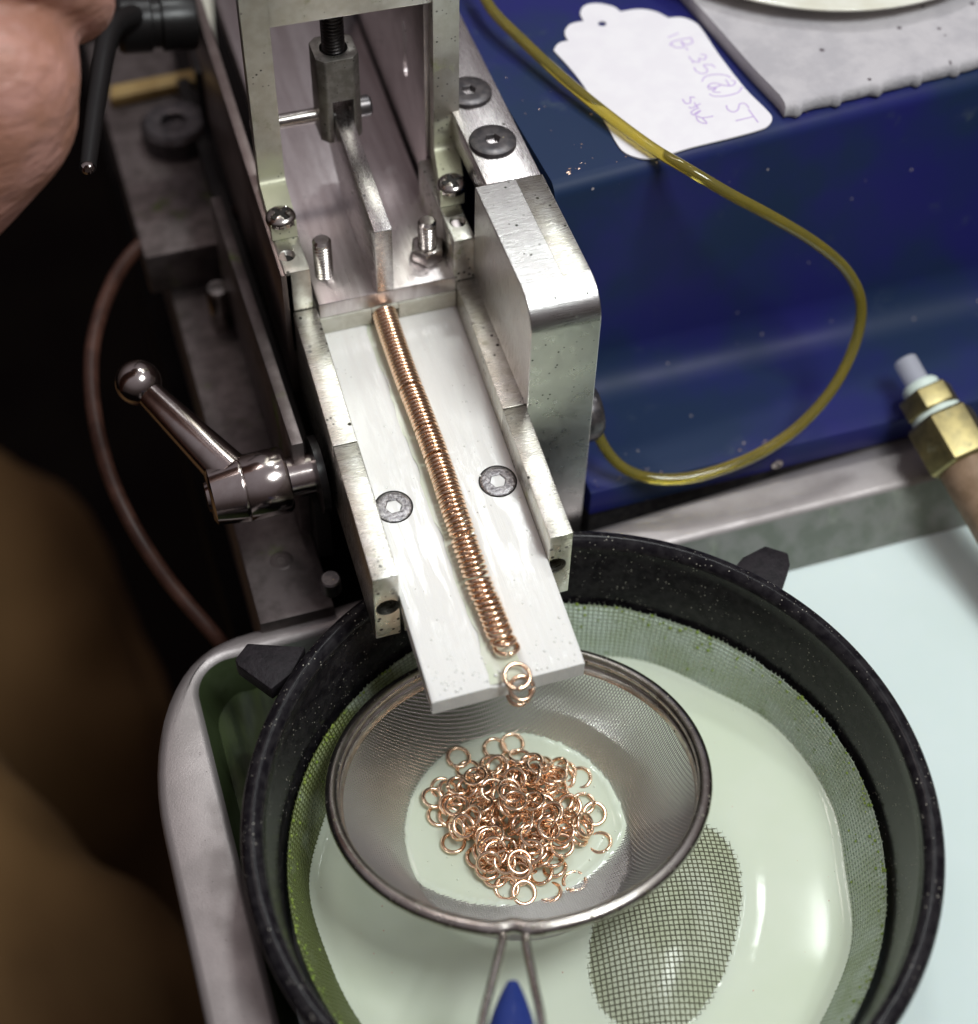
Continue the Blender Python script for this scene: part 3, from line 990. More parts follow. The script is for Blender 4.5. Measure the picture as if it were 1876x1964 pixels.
# grey foam sheet and the dish on it
fo = thing('foam_sheet', 'grey foam sheet with ragged front edge lying on the blue housing', 'foam sheet', (150, 245, 88))
b = B()
c0, c1 = Vector((131.8, 221.3)), Vector((230, 228.0))
NX = 130
top, bot = [], []
for i in range(NX + 1):
    t = i / NX
    x = c0.x + (c1.x - c0.x) * t
    y = c0.y + (c1.y - c0.y) * t + 0.25 * mnoise.noise((x * 0.3, 0, 0))
    k = (x - 133.2) % 8.6
    if k < 2.0: y -= 0.9 * math.sin(k / 2.0 * math.pi) ** 0.6
    top.append((x, y))
rows = []
for (dz, dy) in ((0, 0.5), (0.5, 0.0), (2.4, 0.1), (3.1, 0.9), (3.2, 3)):
    rows.append([b.bm.verts.new((x, y + dy, 87.7 + dz + 0.25 * mnoise.noise((x * 0.2, y * .2, dz)))) for x, y in top])
for d in (12, 25, 45, 70):
    rows.append([b.bm.verts.new((x - 0.125 * d, y + d, 90.9 + 0.35 * mnoise.noise((x * 0.08, d * 0.08, 3)))) for x, y in top])
for A, D in zip(rows[:-1], rows[1:]):
    for i in range(NX):
        b.bm.faces.new([A[i], A[i + 1], D[i + 1], D[i]])
left = [r_[0] for r_ in rows]
ll = [b.bm.verts.new((v.co.x + 0.15, v.co.y, 87.7)) for v in left]
for i in range(len(left) - 1):
    if abs(left[i].co.z - 87.7) > 0.01 or True:
        try: b.bm.faces.new([left[i], left[i + 1], ll[i + 1], ll[i]])
        except ValueError: pass
b.build('sheet', M['foam'], fo, smooth=60)
d0 = Vector((164, 283.5, 91.2))
b = B(); b.lathe([(0, 0.4), (30, 0.4), (33, 0.0), (36, 0.9), (43.5, 2.6), (44.8, 3.0), (45.0, 3.5), (44.4, 3.8), (36, 2.6), (30, 1.6), (0, 1.6)], d0, (0, 0, 1), 96)
tag(b.build('dish', M['dish'], smooth=50), 'cream enamel dish standing on the grey foam sheet', 'dish')

# ================================================================== yellow hose
hp = [at(912, -40, 93), at(945, 20, 92.5), at(1010, 85, 91.5), at(1080, 150, 90.6), at(1165, 220, 89.9), at(1250, 283, 89.6), at(1320, 325, 89.4),
      at(1400, 372, 86.0), at(1480, 415, 81.5), at(1560, 463, 75.5), at(1618, 512, 69), at(1648, 565, 63), at(1650, 620, 57.5), at(1630, 685, 52),
      at(1590, 755, 47), at(1530, 820, 42.5), at(1460, 868, 39.5), at(1385, 900, 37.6), at(1310, 918, 36.9), at(1240, 915, 37.6), at(1190, 893, 40),
      at(1155, 850, 44), at(1138, 800, 48)]
b = B(); b.tube(spline(hp, 8), 1.08, 18)
tag(b.build('hose', M['hose'], smooth=60), 'translucent yellow hose looping over the blue housing front', 'hose')

# brass fitting lying on the tray flange
bf = thing('hose_fitting', 'brass hexagon hose fitting with pale seal and clear tip at right edge', 'hose fitting', (156, 180, 28))
A0 = at(1735, 690, 44); A1 = at(1905, 985, 34)
ax = (A1 - A0).normalized(); LN = (A1 - A0).length


def seg(name, s0, s1, prof_r, m, n=32, hexn=False):
    b = B()
    if hexn:
        q = Vector((0, 0, 1)).rotation_difference(ax)
        lo, hi = [], []
        ring = []
        for rr, s in prof_r:
            ring.append([b.bm.verts.new(A0 + ax * s + q @ Vector((rr * math.cos(R(60 * i + 18)), rr * math.sin(R(60 * i + 18)), 0))) for i in range(6)])
        b.bm.faces.new(ring[0]); b.bm.faces.new(ring[-1][::-1])
        for A_, D_ in zip(ring[:-1], ring[1:]):
            for i in range(6):
                b.bm.faces.new([A_[i], A_[(i + 1) % 6], D_[(i + 1) % 6], D_[i]])
        bmesh.ops.bevel(b.bm, geom=b.bm.edges[:], offset=0.18, segments=2, profile=0.5, affect='EDGES')
    else:
        b.lathe(prof_r, A0, ax, n)
    return b.build(name, m, bf, smooth=32)


seg('clear_tip', 0, 0, [(0, 0), (2.1, 0), (2.4, 0.4), (2.4, 7.5), (0, 7.5)], M['clear'])
seg('seal', 0, 0, [(0, 5.8), (3.3, 5.8), (3.8, 6.4), (3.8, 7.9), (3.2, 8.4), (0, 8.4)], M['washer'])
seg('hex_nut', 0, 0, [(5.4, 8.0), (5.7, 8.4), (5.7, 12.3), (5.2, 12.7)], M['brass'], hexn=True)
seg('seal', 0, 0, [(0, 12.5), (4.7, 12.5), (5.1, 12.9), (5.1, 13.7), (4.7, 14.2), (0, 14.2)], M['washer'])
seg('hex_nut', 0, 0, [(6.6, 14.0), (7.1, 14.6), (7.1, 24.0), (6.6, 24.6)], M['brass'], hexn=True)
seg('hose_end', 0, 0, [(0, 24.0), (5.0, 24.0), (5.4, 24.8), (5.4, 60), (0, 60)], M['brown_hose'])

# ================================================================== metal tray
def rrect(x0, x1, y0, y1, rad, n=14, skew=0.0):
    """Rounded rectangle, counter-clockwise from the lower left; rad: (rx, ry) for bl, br, tr, tl."""
    pts = []
    cs = ((x0, y0, 1, 1, 180), (x1, y0, -1, 1, 270), (x1, y1, -1, -1, 0), (x0, y1, 1, -1, 90))
    for (x, y, sx, sy, a0), (rx, ry) in zip(cs, rad):
        for i in range(n + 1):
            a = R(a0 + 90 * i / n)
            pts.append((x + sx * rx + rx * math.cos(a), y + sy * ry + ry * math.sin(a)))
    return [(x, y + min(max(0, (x - 10)), 110) * skew if y > 150 else y) for x, y in pts]


tr = thing('metal_tray', 'grey cast metal tray with rounded flange holding the milky coolant', 'tray', (80, 110, 4.2))
loops = [(rrect(-6.5, 205, 22, 177.5, ((12, 12), (12, 12), (10, 10), (19, 33)), skew=0.1), 16.0),
         (rrect(-8.3, 206, 20, 178.6, ((12, 12), (12, 12), (10, 10), (20, 36)), skew=0.1), 26.9),
         (rrect(-7.7, 205.4, 20.5, 178.1, ((12, 12), (12, 12), (10, 10), (20, 36)), skew=0.1), 27.7),
         (rrect(-6.6, 204.6, 21.5, 177.4, ((12, 12), (12, 12), (10, 10), (19, 35)), skew=0.1), 28.0),
         (rrect(1.6, 194.4, 38, 175.9, ((8, 8), (12, 12), (12, 12), (8, 8)), skew=0.006), 28.0),
         (rrect(2.4, 193.6, 38.8, 175.2, ((8, 8), (12, 12), (12, 12), (7.5, 7.5)), skew=0.006), 27.75),
         (rrect(3.0, 193.0, 39.4, 174.6, ((8, 8), (12, 12), (12, 12), (7, 7)), skew=0.006), 27.0)]
b = B()
rows = [[b.bm.verts.new((x, y, z)) for x, y in l] for l, z in loops]
for A, D in zip(rows[:-1], rows[1:]):
    for i in range(len(A)):
        j = (i + 1) % len(A)
        b.bm.faces.new([A[i], A[j], D[j], D[i]])
b.build('flange', M['tray'], tr, smooth=50)
b = B()
inner = [(rrect(3.0, 193.0, 39.4, 174.6, ((8, 8), (12, 12), (12, 12), (7, 7)), skew=0.006), 27.0),
         (rrect(4.2, 191.6, 40.6, 172.6, ((8, 8), (12, 12), (12, 12), (7, 7)), skew=0.006), 24.0),
         (rrect(7.5, 186.5, 44, 166.0, ((8, 8), (12, 12), (12, 12), (7, 7))), 13.0),
         (rrect(12, 183, 48, 162, ((8, 8), (10, 10), (12, 12), (7, 7))), 6.0)]
rows = [[b.bm.verts.new((x, y, z)) for x, y in l] for l, z in inner]
for A, D in zip(rows[:-1], rows[1:]):
    for i in range(len(A)):
        j = (i + 1) % len(A)
        b.bm.faces.new([A[i], A[j], D[j], D[i]])
b.bm.faces.new(rows[-1])
b.build('basin', M['tray_in'], tr, smooth=50)
b = B()
l = rrect(6.2, 189.2, 42.6, 169.2, ((8, 8), (12, 12), (12, 12), (7, 7)))
l2 = rrect(5.6, 189.8, 42.0, 169.9, ((8, 8), (12, 12), (12, 12), (7, 7)))
r0 = [b.bm.verts.new((x, y, 17.3)) for x, y in l]
r1 = [b.bm.verts.new((x, y, 17.9)) for x, y in l2]
rf = [b.bm.verts.new((x, y, 17.3)) for x, y in rrect(7.6, 187.8, 44, 167.8, ((8, 8), (12, 12), (12, 12), (7, 7)))]
for i in range(len(l)):
    j = (i + 1) % len(l)
    b.bm.faces.new([r0[i], r0[j], rf[j], rf[i]])
r9 = [b.bm.verts.new((x, y, 17.3)) for x, y in rrect(9, 186, 46, 166, ((8, 8), (12, 12), (12, 12), (7, 7)))]
for i in range(len(l)):
    j = (i + 1) % len(l)
    b.bm.faces.new([rf[i], rf[j], r9[j], r9[i]])
b.bm.faces.new(r9)
for i in range(len(l)):
    j = (i + 1) % len(l)
    b.bm.faces.new([r0[i], r1[i], r1[j], r0[j]])
tag(b.build('tray_coolant', M['milk_lit'], smooth=60), 'pale milky coolant filling the metal tray around the pan', 'coolant', kind='stuff')

# added dark green patch: shade on the coolant in the far left tray corner
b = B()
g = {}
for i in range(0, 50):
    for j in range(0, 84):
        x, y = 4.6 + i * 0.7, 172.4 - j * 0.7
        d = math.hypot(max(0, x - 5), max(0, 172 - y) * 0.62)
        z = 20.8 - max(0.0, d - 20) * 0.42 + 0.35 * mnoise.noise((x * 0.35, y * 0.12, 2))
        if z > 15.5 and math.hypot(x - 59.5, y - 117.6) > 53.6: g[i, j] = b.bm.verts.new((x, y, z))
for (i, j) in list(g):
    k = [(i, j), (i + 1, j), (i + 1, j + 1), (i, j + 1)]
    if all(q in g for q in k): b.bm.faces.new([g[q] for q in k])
tag(b.build('shade_patch', M['shade_patch'], smooth=80), 'added dark green patch for the shaded coolant in the far left corner of the tray', 'shade_patch', kind='stuff')

# ================================================================== black sieve pan
PC = Vector((59.5, 117.6, 0))
pn = thing('sieve_pan', 'round black enamel sieve pan with two ears standing in the tray', 'sieve pan', (59.5, 117.6, 6))
b = B()
prof = []
for k in range(17):
    a = R(-150 + 330 * k / 16)
    prof.append((55.1 + 1.85 * math.cos(a), 43.1 + 1.85 * math.sin(a)))
prof = [(52.2, 7.0), (53.2, 7.2), (54.4, 40.5)] + [(55.1 + 1.85 * math.cos(R(t)), 43.15 + 1.85 * math.sin(R(t))) for t in range(-75, 196, 15)] + \
       [(53.0, 40.6), (51.9, 33.0), (51.3, 28.0), (50.8, 10), (50.6, 7.2), (52.2, 7.0)]
b.lathe(prof, (PC.x, PC.y, 0), (0, 0, 1), 160)
b.build('wall', M['pan'], pn, smooth=40)
for pl in (((1405, 1092), (1425, 1068), (1468, 1046), (1512, 1060), (1516, 1082), (1496, 1142)), ((586, 1240), (474, 1233), (450, 1264), (456, 1276), (520, 1322), (560, 1290))):
    q = [at(x, y, 41.5) for x, y in pl]
    b = B()
    pts = [(v.x, v.y) for v in q]
    ar = sum(pts[i][0] * pts[(i + 1) % len(pts)][1] - pts[(i + 1) % len(pts)][0] * pts[i][1] for i in range(len(pts)))
    b.prism(pts if ar > 0 else pts[::-1], 38.0, 41.5, 'XY', 0.35)
    b.build('ear', M['ear'], pn)


def wires(paths, rad, ref=None):
    """Three-sided wires along many paths, as (verts, faces)."""
    V, F = [], []
    for P in paths:
        if len(P) < 2: continue
        base = len(V)
        m = len(P)
        for i in range(m):
            t = (P[min(i + 1, m - 1)] - P[max(i - 1, 0)]).normalized()
            up = ref if ref is not None else Vector((0, 0, 1))
            s_ = t.cross(up)
            if s_.length < 1e-4: s_ = t.orthogonal()
            s_.normalize()
            u = s_.cross(t)
            for a in (90, 210, 330):
                V.append(P[i] + (s_ * math.cos(R(a)) + u * math.sin(R(a))) * rad)
        for i in range(m - 1):
            for k in range(3):
                l = (k + 1) % 3
                F.append((base + i * 3 + k, base + i * 3 + l, base + i * 3 + 3 + l, base + i * 3 + 3 + k))
    return V, F


def raw(name, V, F, m, parent, smooth=0):
    me = bpy.data.meshes.new(name)
    o0 = W[parent]
    me.from_pydata([tuple((v - o0) * S) for v in V], [], F)
    me.update()
    return link(name, me, m, parent, smooth)


MILK = 18.0


def line_rz(t, th):
    """Lining of the pan: t runs from its ragged top edge (0) to below the milk (1)."""
    w = 1.5 * math.sin(3 * th + 0.8) * t + 0.9 * math.sin(7 * th) * t + 0.4 * math.sin(13 * th + 2) * t
    r = 50.6 - 4.4 * max(t, 0.0) ** 0.85 + w * 0.7
    top = 29.2 + 0.5 * math.sin(5 * th + 1) + 0.35 * mnoise.noise((math.cos(th) * 14, math.sin(th) * 14, 0))
    return r, top + (16.2 - top) * t


def lpt(t, th, dr=0.0):
    r, z = line_rz(t, th)
    return Vector((PC.x + (r + dr) * math.cos(th), PC.y + (r + dr) * math.sin(th), z))


paths = []
NV = 330
for i in range(NV):
    th = 2 * math.pi * i / NV
    t0 = random.uniform(-0.05, 0.015)
    paths.append([lpt(t0 + (1 - t0) * k / 14, th + 0.0, -0.06 * ((k + i) % 2)) for k in range(15)])
NH = 17
for k in range(NH):
    t = 0.01 + k / NH
    paths.append([lpt(t, 2 * math.pi * i / 330, -0.06 * ((k + i) % 2)) for i in range(331)])
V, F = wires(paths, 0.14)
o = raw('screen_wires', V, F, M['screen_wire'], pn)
o["kind"] = "stuff"
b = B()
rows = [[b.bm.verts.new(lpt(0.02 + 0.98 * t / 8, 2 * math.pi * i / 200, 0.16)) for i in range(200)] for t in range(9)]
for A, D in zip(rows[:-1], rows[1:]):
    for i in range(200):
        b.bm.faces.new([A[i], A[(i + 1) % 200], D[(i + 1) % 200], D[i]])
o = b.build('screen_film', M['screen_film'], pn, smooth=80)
o["kind"] = "stuff"

# the screen bulges out of the milk on the right
BC = Vector((70.5, 105.8)); BU = Vector((0.60, 0.80)); BV = Vector((0.80, -0.60))


def dome(x, y):
    d = Vector((x, y)) - BC
    u, v = d.dot(BU) / 21.6, d.dot(BV) / 12.6
    q = 1 - (abs(u) ** 2.3 + abs(v) ** 2.3)
    h1 = (5.0 * q ** 1.35 + 0.10 * mnoise.noise((x * 0.9, y * 0.9, 5)) if q > 0 else 2.5 * q - 0.05) if q > -0.6 else -4
    d2 = Vector((x, y)) - Vector((52.6, 99.0))
    q2 = 1 - ((d2.x * 0.96 + d2.y * 0.2) / 2.0) ** 2 - ((d2.y - d2.x * 0.2) / 6.0) ** 2
    h2 = -4
    return MILK + max(h1, h2)


paths = []
step = 0.88
c30, s30 = math.cos(R(-12)), math.sin(R(-12))
for fam in (0, 1):
    for i in range(-36, 37):
        cur = []
        for k in range(-90, 91):
            a_, b_ = (i * step, k * 0.42) if fam == 0 else (k * 0.42, i * step)
            x = BC.x - 4 + c30 * a_ - s30 * b_; y = BC.y + s30 * a_ + c30 * b_
            z = dome(x, y)
            if z > MILK - 0.35:
                cur.append(Vector((x, y, z + (0.07 if (int(k // 2) + i + fam) % 2 else -0.07))))
            else:
                if len(cur) > 2: paths.append(cur)
                cur = []
        if len(cur) > 2: paths.append(cur)
V, F = wires(paths, 0.13)
o = raw('screen_bulge_wires', V, F, M['dome_wire'], pn)
o["kind"] = "stuff"
b = B()
g = {}
for i in range(-30, 31):
    for j in range(-20, 21):
        u, v = i / 30 * 22, j / 20 * 13
        p = BC + BU * u + BV * v
        z = dome(p.x, p.y) - 0.16
        if z > MILK - 0.8: g[i, j] = b.bm.verts.new((p.x, p.y, z))
for (i, j) in list(g):
    k = [(i, j), (i + 1, j), (i + 1, j + 1), (i, j + 1)]
    if all(q in g for q in k): b.bm.faces.new([g[q] for q in k])
o = b.build('screen_bulge_film', M['dome_film'], pn, smooth=80)
o["kind"] = "stuff"

# ================================================================== strainer
SO = Vector((51.2, 130.6, 36.5))
SN = Vector((0.0086, 0.2542, 1.0)).normalized()
SU = (Vector((1, 0, 0)) - SN * SN.x).normalized()
SV = SN.cross(SU)
SR, SD = 30.9, 22.4


def sp(u, v, w=0.0): return SO + SU * u + SV * v + SN * w


def bowl(u, v):
    q = math.hypot(u, v) / SR
    if q >= 1: return -1.3
    if q > 0.62: return -1.3 - 17.9 * (1 - q) / 0.38
    return -19.2 - 2.9 * (1 - (q / 0.62) ** 2)


st = thing('tea_strainer', 'round wire mesh strainer with blue grip holding the copper rings', 'strainer', (51.2, 130.6, 15))
hv = at(986, 1790, 44) - SO
TH0 = math.atan2(hv.dot(SV), hv.dot(SU))


def rim_r(th):
    d = (th - TH0 + math.pi) % (2 * math.pi) - math.pi
    return 31.6 - 0.9 * math.exp(-(d / 0.055) ** 2) + 0.25 * math.exp(-(d / 0.2) ** 2)


ths = [2 * math.pi * i / 200 for i in range(200)]
b = B(); b.tube([sp(rim_r(t) * math.cos(t), rim_r(t) * math.sin(t), 0) for t in ths], 1.22, 16, closed=True)
rim = b.build('rim', M['strainer'], st, smooth=60)
b = B()
tsl = [TH0 + 0.055 + 0.006 * i for i in range(16)]
b.tube([sp(rim_r(t) * math.cos(t), rim_r(t) * math.sin(t), 0.02) for t in tsl], 1.36, 16)
b.build('rim_sleeve', M['strainer'], rim, smooth=50)
b = B()
band = []
for rr, w in ((31.0, -0.5), (30.5, -0.7), (30.1, -1.6), (29.9, -2.6), (30.5, -2.8)):
    band.append([b.bm.verts.new(sp((rr + rim_r(t) - 31.6) * math.cos(t), (rr + rim_r(t) - 31.6) * math.sin(t), w)) for t in ths])
for A, D in zip(band[:-1], band[1:]):
    for i in range(200):
        b.bm.faces.new([A[i], A[(i + 1) % 200], D[(i + 1) % 200], D[i]])
b.build('inner_band', M['strainer'], rim, smooth=50)
paths = []
step = 0.44
nn = int(SR / step)
for fam in (0, 1):
    for i in range(-nn, nn + 1):
        a = i * step
        if abs(a) >= SR - 0.1: continue
        L = math.sqrt(SR * SR - a * a)
        m = max(8, int(2 * L / 0.7))
        P = []
        for k in range(m + 1):
            t = -math.cos(math.pi * k / m) if m > 8 else -1 + 2 * k / m
            c = L * t * 0.999
            u, v = (a, c) if fam == 0 else (c, a)
            w = bowl(u, v) + (0.04 if fam else -0.04)
            p = sp(u, v, w)
            P.append(p)
        run = []
        for p in P:
            if p.z > MILK - 1.2: run.append(p)
            else:
                if len(run) > 1: paths.append(run)
                run = []
        if len(run) > 1: paths.append(run)
V, F = wires(paths, 0.12, SN)
o = raw('mesh_bowl', V, F, M['strainer_wire'], st)
o["kind"] = "stuff"
# handle wires and grip
hd = Vector((math.cos(TH0), math.sin(TH0)))
hp_ = Vector((-hd.y, hd.x))


def hpt(s_, side, w=0.0):
    q = hd * s_ + hp_ * side
    return sp(q.x, q.y, w)


for sd in (-1, 1):
    P = spline([hpt(30.6, sd * 2.6, -1.3), hpt(31.8, sd * 2.0, -0.9), hpt(33.2, sd * 1.75, -0.2), hpt(36, sd * 2.1, 0.0), hpt(42, sd * 3.2, 0.1), hpt(52, sd * 4.6, 0.2), hpt(75, sd * 4.8, 0.3)], 8)
    b = B(); b.tube(P, 0.72, 12)
    b.build('handle_wire', M['strainer'], st, smooth=60)
b = B()
NG = 34
rows = []
for i in range(NG + 1):
    s_ = 41.8 + 50 * i / NG
    t = min(1, i / 9)
    wv, hv_ = 0.9 + 3.2 * math.sin(t * math.pi / 2) ** 0.9, 0.7 + 2.1 * math.sin(t * math.pi / 2)
    if i == 0: wv, hv_ = 0.9, 0.7
    rows.append([b.bm.verts.new(hpt(s_, wv * math.cos(2 * math.pi * k / 24), 0.3 + hv_ * math.sin(2 * math.pi * k / 24))) for k in range(24)])
for A, D in zip(rows[:-1], rows[1:]):
    for k in range(24):
        b.bm.faces.new([A[k], A[(k + 1) % 24], D[(k + 1) % 24], D[k]])
b.bm.faces.new(rows[0]); b.bm.faces.new(rows[-1])
b.build('grip', M['grip'], st, smooth=50)


# milk in the pan, curling up where it meets the screen, the strainer and the bulge
def bowl_gap(x, y):
    """Signed distance-like value (mm) to the waterline of the strainer bowl; negative inside."""
    d = Vector((x, y, MILK)) - SO
    u, v, w = d.dot(SU), d.dot(SV), d.dot(SN)
    q = math.hypot(u, v) / SR
    d_ = -w - 1.3
    if d_ < 17.9: qr = 1 - max(0.0, d_) / 17.9 * 0.38
    else: qr = 0.62 * math.sqrt(max(0.0, 1 - (d_ - 17.9) / 2.9))
    return (q - qr) * SR


b = B()
G = 0.62
n = int(50 / G)
grid = {}
for i in range(-n, n + 1):
    for j in range(-n, n + 1):
        x, y = PC.x + i * G, PC.y + j * G
        r_ = math.hypot(i * G, j * G)
        if r_ > 49.0: continue
        th = math.atan2(j, i)
        lr = line_rz(0.88, th)[0]
        z = MILK + 0.75 * math.exp(-max(0, lr - 0.1 - r_) / 0.75)
        bg = bowl_gap(x, y)
        if bg < 0: z += 0.85 * math.exp(bg / 1.1)
        else: z += 0.30 * math.exp(-bg / 0.8)
        dz = MILK - dome(x, y)
        if dz > -0.5: z += 0.30 * math.exp(-max(0, dz) / 0.6)
        else: z -= 0.0
        z += 0.035 * mnoise.noise((x * 0.09, y * 0.09, 0))
        grid[i, j] = b.bm.verts.new((x, y, z))
for (i, j) in list(grid):
    k = [(i, j), (i + 1, j), (i + 1, j + 1), (i, j + 1)]
    if all(q in grid for q in k): b.bm.faces.new([grid[q] for q in k])
fl = B()
tag(b.build('pan_coolant', M['milk'], smooth=80), 'greenish milky coolant filling the black sieve pan and strainer', 'coolant', kind='stuff')

# copper dust and bubbles floating on the coolant
for i in range(70):
    th, rr = random.uniform(0, 6.283), 44 * math.sqrt(random.random())
    x, y = PC.x + rr * math.cos(th), PC.y + rr * math.sin(th)
    if dome(x, y) > MILK - 0.5: continue
    s_ = random.choice((0.05, 0.07, 0.1, 0.14))
    fl.lathe([(s_, -0.03), (s_ * 0.7, s_ * 0.3), (0, s_ * 0.4)], (x, y, MILK + 0.03), (0, 0, 1), 7)
al = B()
for i in range(420):
    th = random.uniform(0, 6.283)
    t = min(0.9, abs(random.gauss(0, 0.10))) if i < 330 else random.uniform(0, 0.9)
    p = lpt(t, th, -0.15)
    s_ = random.uniform(0.12, 0.38) * (1.0 if i < 330 else 0.7)
    nrm_ = Vector((-math.cos(th), -math.sin(th), 0.4))
    al.lathe([(s_, -0.1), (s_ * 0.75, s_ * 0.35), (0, s_ * 0.5)], p, nrm_, 6)
o = al.build('algae_specks', M['algae'], pn, smooth=0)
o["kind"] = "stuff"
bb = B()
for i in range(150):
    th = random.uniform(0, 6.283)
    if i < 100:
        rr = line_rz(0.88, th)[0] - abs(random.gauss(0.5, 0.7))
        x, y = PC.x + rr * math.cos(th), PC.y + rr * math.sin(th)
    else:
        x, y = 52 + 19 * math.cos(th) * random.uniform(0.75, 1), 132 + 18 * math.sin(th) * random.uniform(0.75, 1)
    if dome(x, y) > MILK - 0.5: continue
    s_ = random.choice((0.10, 0.14, 0.18, 0.26))
    bb.lathe([(s_, -0.05), (s_ * 0.85, s_ * 0.4), (s_ * 0.45, s_ * 0.7), (0, s_ * 0.8)], (x, y, MILK + 0.08), (0, 0, 1), 10)
tag(bb.build('bubbles', M['bubble'], smooth=60), 'small milky bubbles floating along the edge of the coolant', 'bubbles', kind='stuff')
tag(fl.build('floating_dust', M['chip']), 'fine copper dust floating on the coolant in the pan', 'copper dust', kind='stuff')

# ================================================================== copper rings
RM_, RW = 1.95, 0.37
b = B()
NA, NB = 40, 10
b.tube([(RM_ * math.cos(R(3 + 354 * i / NA)), RM_ * math.sin(R(3 + 354 * i / NA)), 0) for i in range(NA + 1)], RW, NB)      # the saw cut stays open
for v in b.bm.verts: v.co *= S
ring_me = bpy.data.meshes.new('copper_ring')
bmesh.ops.recalc_face_normals(b.bm, faces=b.bm.faces[:])
b.bm.to_mesh(ring_me); b.bm.free()
ring_me.materials.append(M['copper'])
ring_me.polygons.foreach_set("use_smooth", [True] * len(ring_me.polygons))


def ring(cen, nrm, label, group, scale=1.0, spin=None):
    o = bpy.data.objects.new('copper_ring', ring_me)
    C.objects.link(o)
    o.rotation_mode = 'QUATERNION'
    o.rotation_quaternion = Vector((0, 0, 1)).rotation_difference(Vector(nrm).normalized()) @ Quaternion((0, 0, 1), random.uniform(0, 6.283) if spin is None else spin)
    o.location = Vector(cen) * S
    o.scale = (scale,) * 3
    return tag(o, label, 'ring', group)


# the row on the chute: packed at the top, leaning further towards the lower end
y = 216.3
k = 0
gaps = {22: 0.35, 33: 0.3, 40: 0.35, 58: 0.5, 66: 0.35}
row = []
while y > 145.2:
    t = min(1, max(0, (216 - y) / 70))
    jit = 0.25 + 1.3 * t
    lean = R(5 + 8 * t + 40 * max(0, (t - 0.55) / 0.45) ** 1.5 + random.uniform(-1.6, 1.6) * jit)
    z = zt(y) - 0.12 + (RM_ + RW) * math.cos(lean) + RW * math.sin(lean) * 0.3
    nrm = Vector((random.gauss(0, 0.012) * jit + 0.01, math.cos(lean), math.sin(lean) + 0.0755))
    x = 52.15 + 0.45 * max(0, (y - 200) / 16) + 0.25 * math.sin(y * 0.11) + random.gauss(0, 0.025) * jit + (0.25 if y < 153 else 0)
    row.append((Vector((x, y, z)), nrm))
    y -= 0.79 + 0.14 * t + (0.10 if t > 0.6 else 0) + gaps.get(k, 0)
    k += 1


def ordinal(n):
    return str(n) + ('th' if 10 < n % 100 < 14 else {1: 'st', 2: 'nd', 3: 'rd'}.get(n % 10, 'th'))


for k, (c, nv) in enumerate(row):
    n = len(row) - k
    lb = 'lowest' if n == 1 else ordinal(n) + ' from the lower end'
    ring(c, nv, 'upright copper ring in the close row on the chute, ' + lb, 'copper rings lined up along the chute', spin=random.gauss(R(90), 0.3))
ring((52.55, 144.3, zt(144.3) + 1.25), (0.03, 0.58, 0.82), 'half fallen copper ring between the upright row and the flat ring on the chute', 'copper rings at the chute lip')
ring((52.75, 143.2, zt(143.2) + 0.8), (0.05, 0.40, 0.92), 'copper ring lying almost flat just ahead of the row', 'copper rings at the chute lip')
c = at(992, 1297, 57.2)
ring(c, (0.02, -0.30, 0.95), 'copper ring tipping over the front lip of the chute', 'copper rings at the chute lip', 1.08)
ring(c + Vector((0.45, -1.2, -2.0)), (0.02, -0.62, 0.80), 'falling copper ring directly under the ring at the chute lip', 'copper rings at the chute lip')
ring(at(996, 1330, 50.6), (0.0, -0.72, 0.66), 'lowest falling copper ring below the chute lip', 'copper rings at the chute lip')

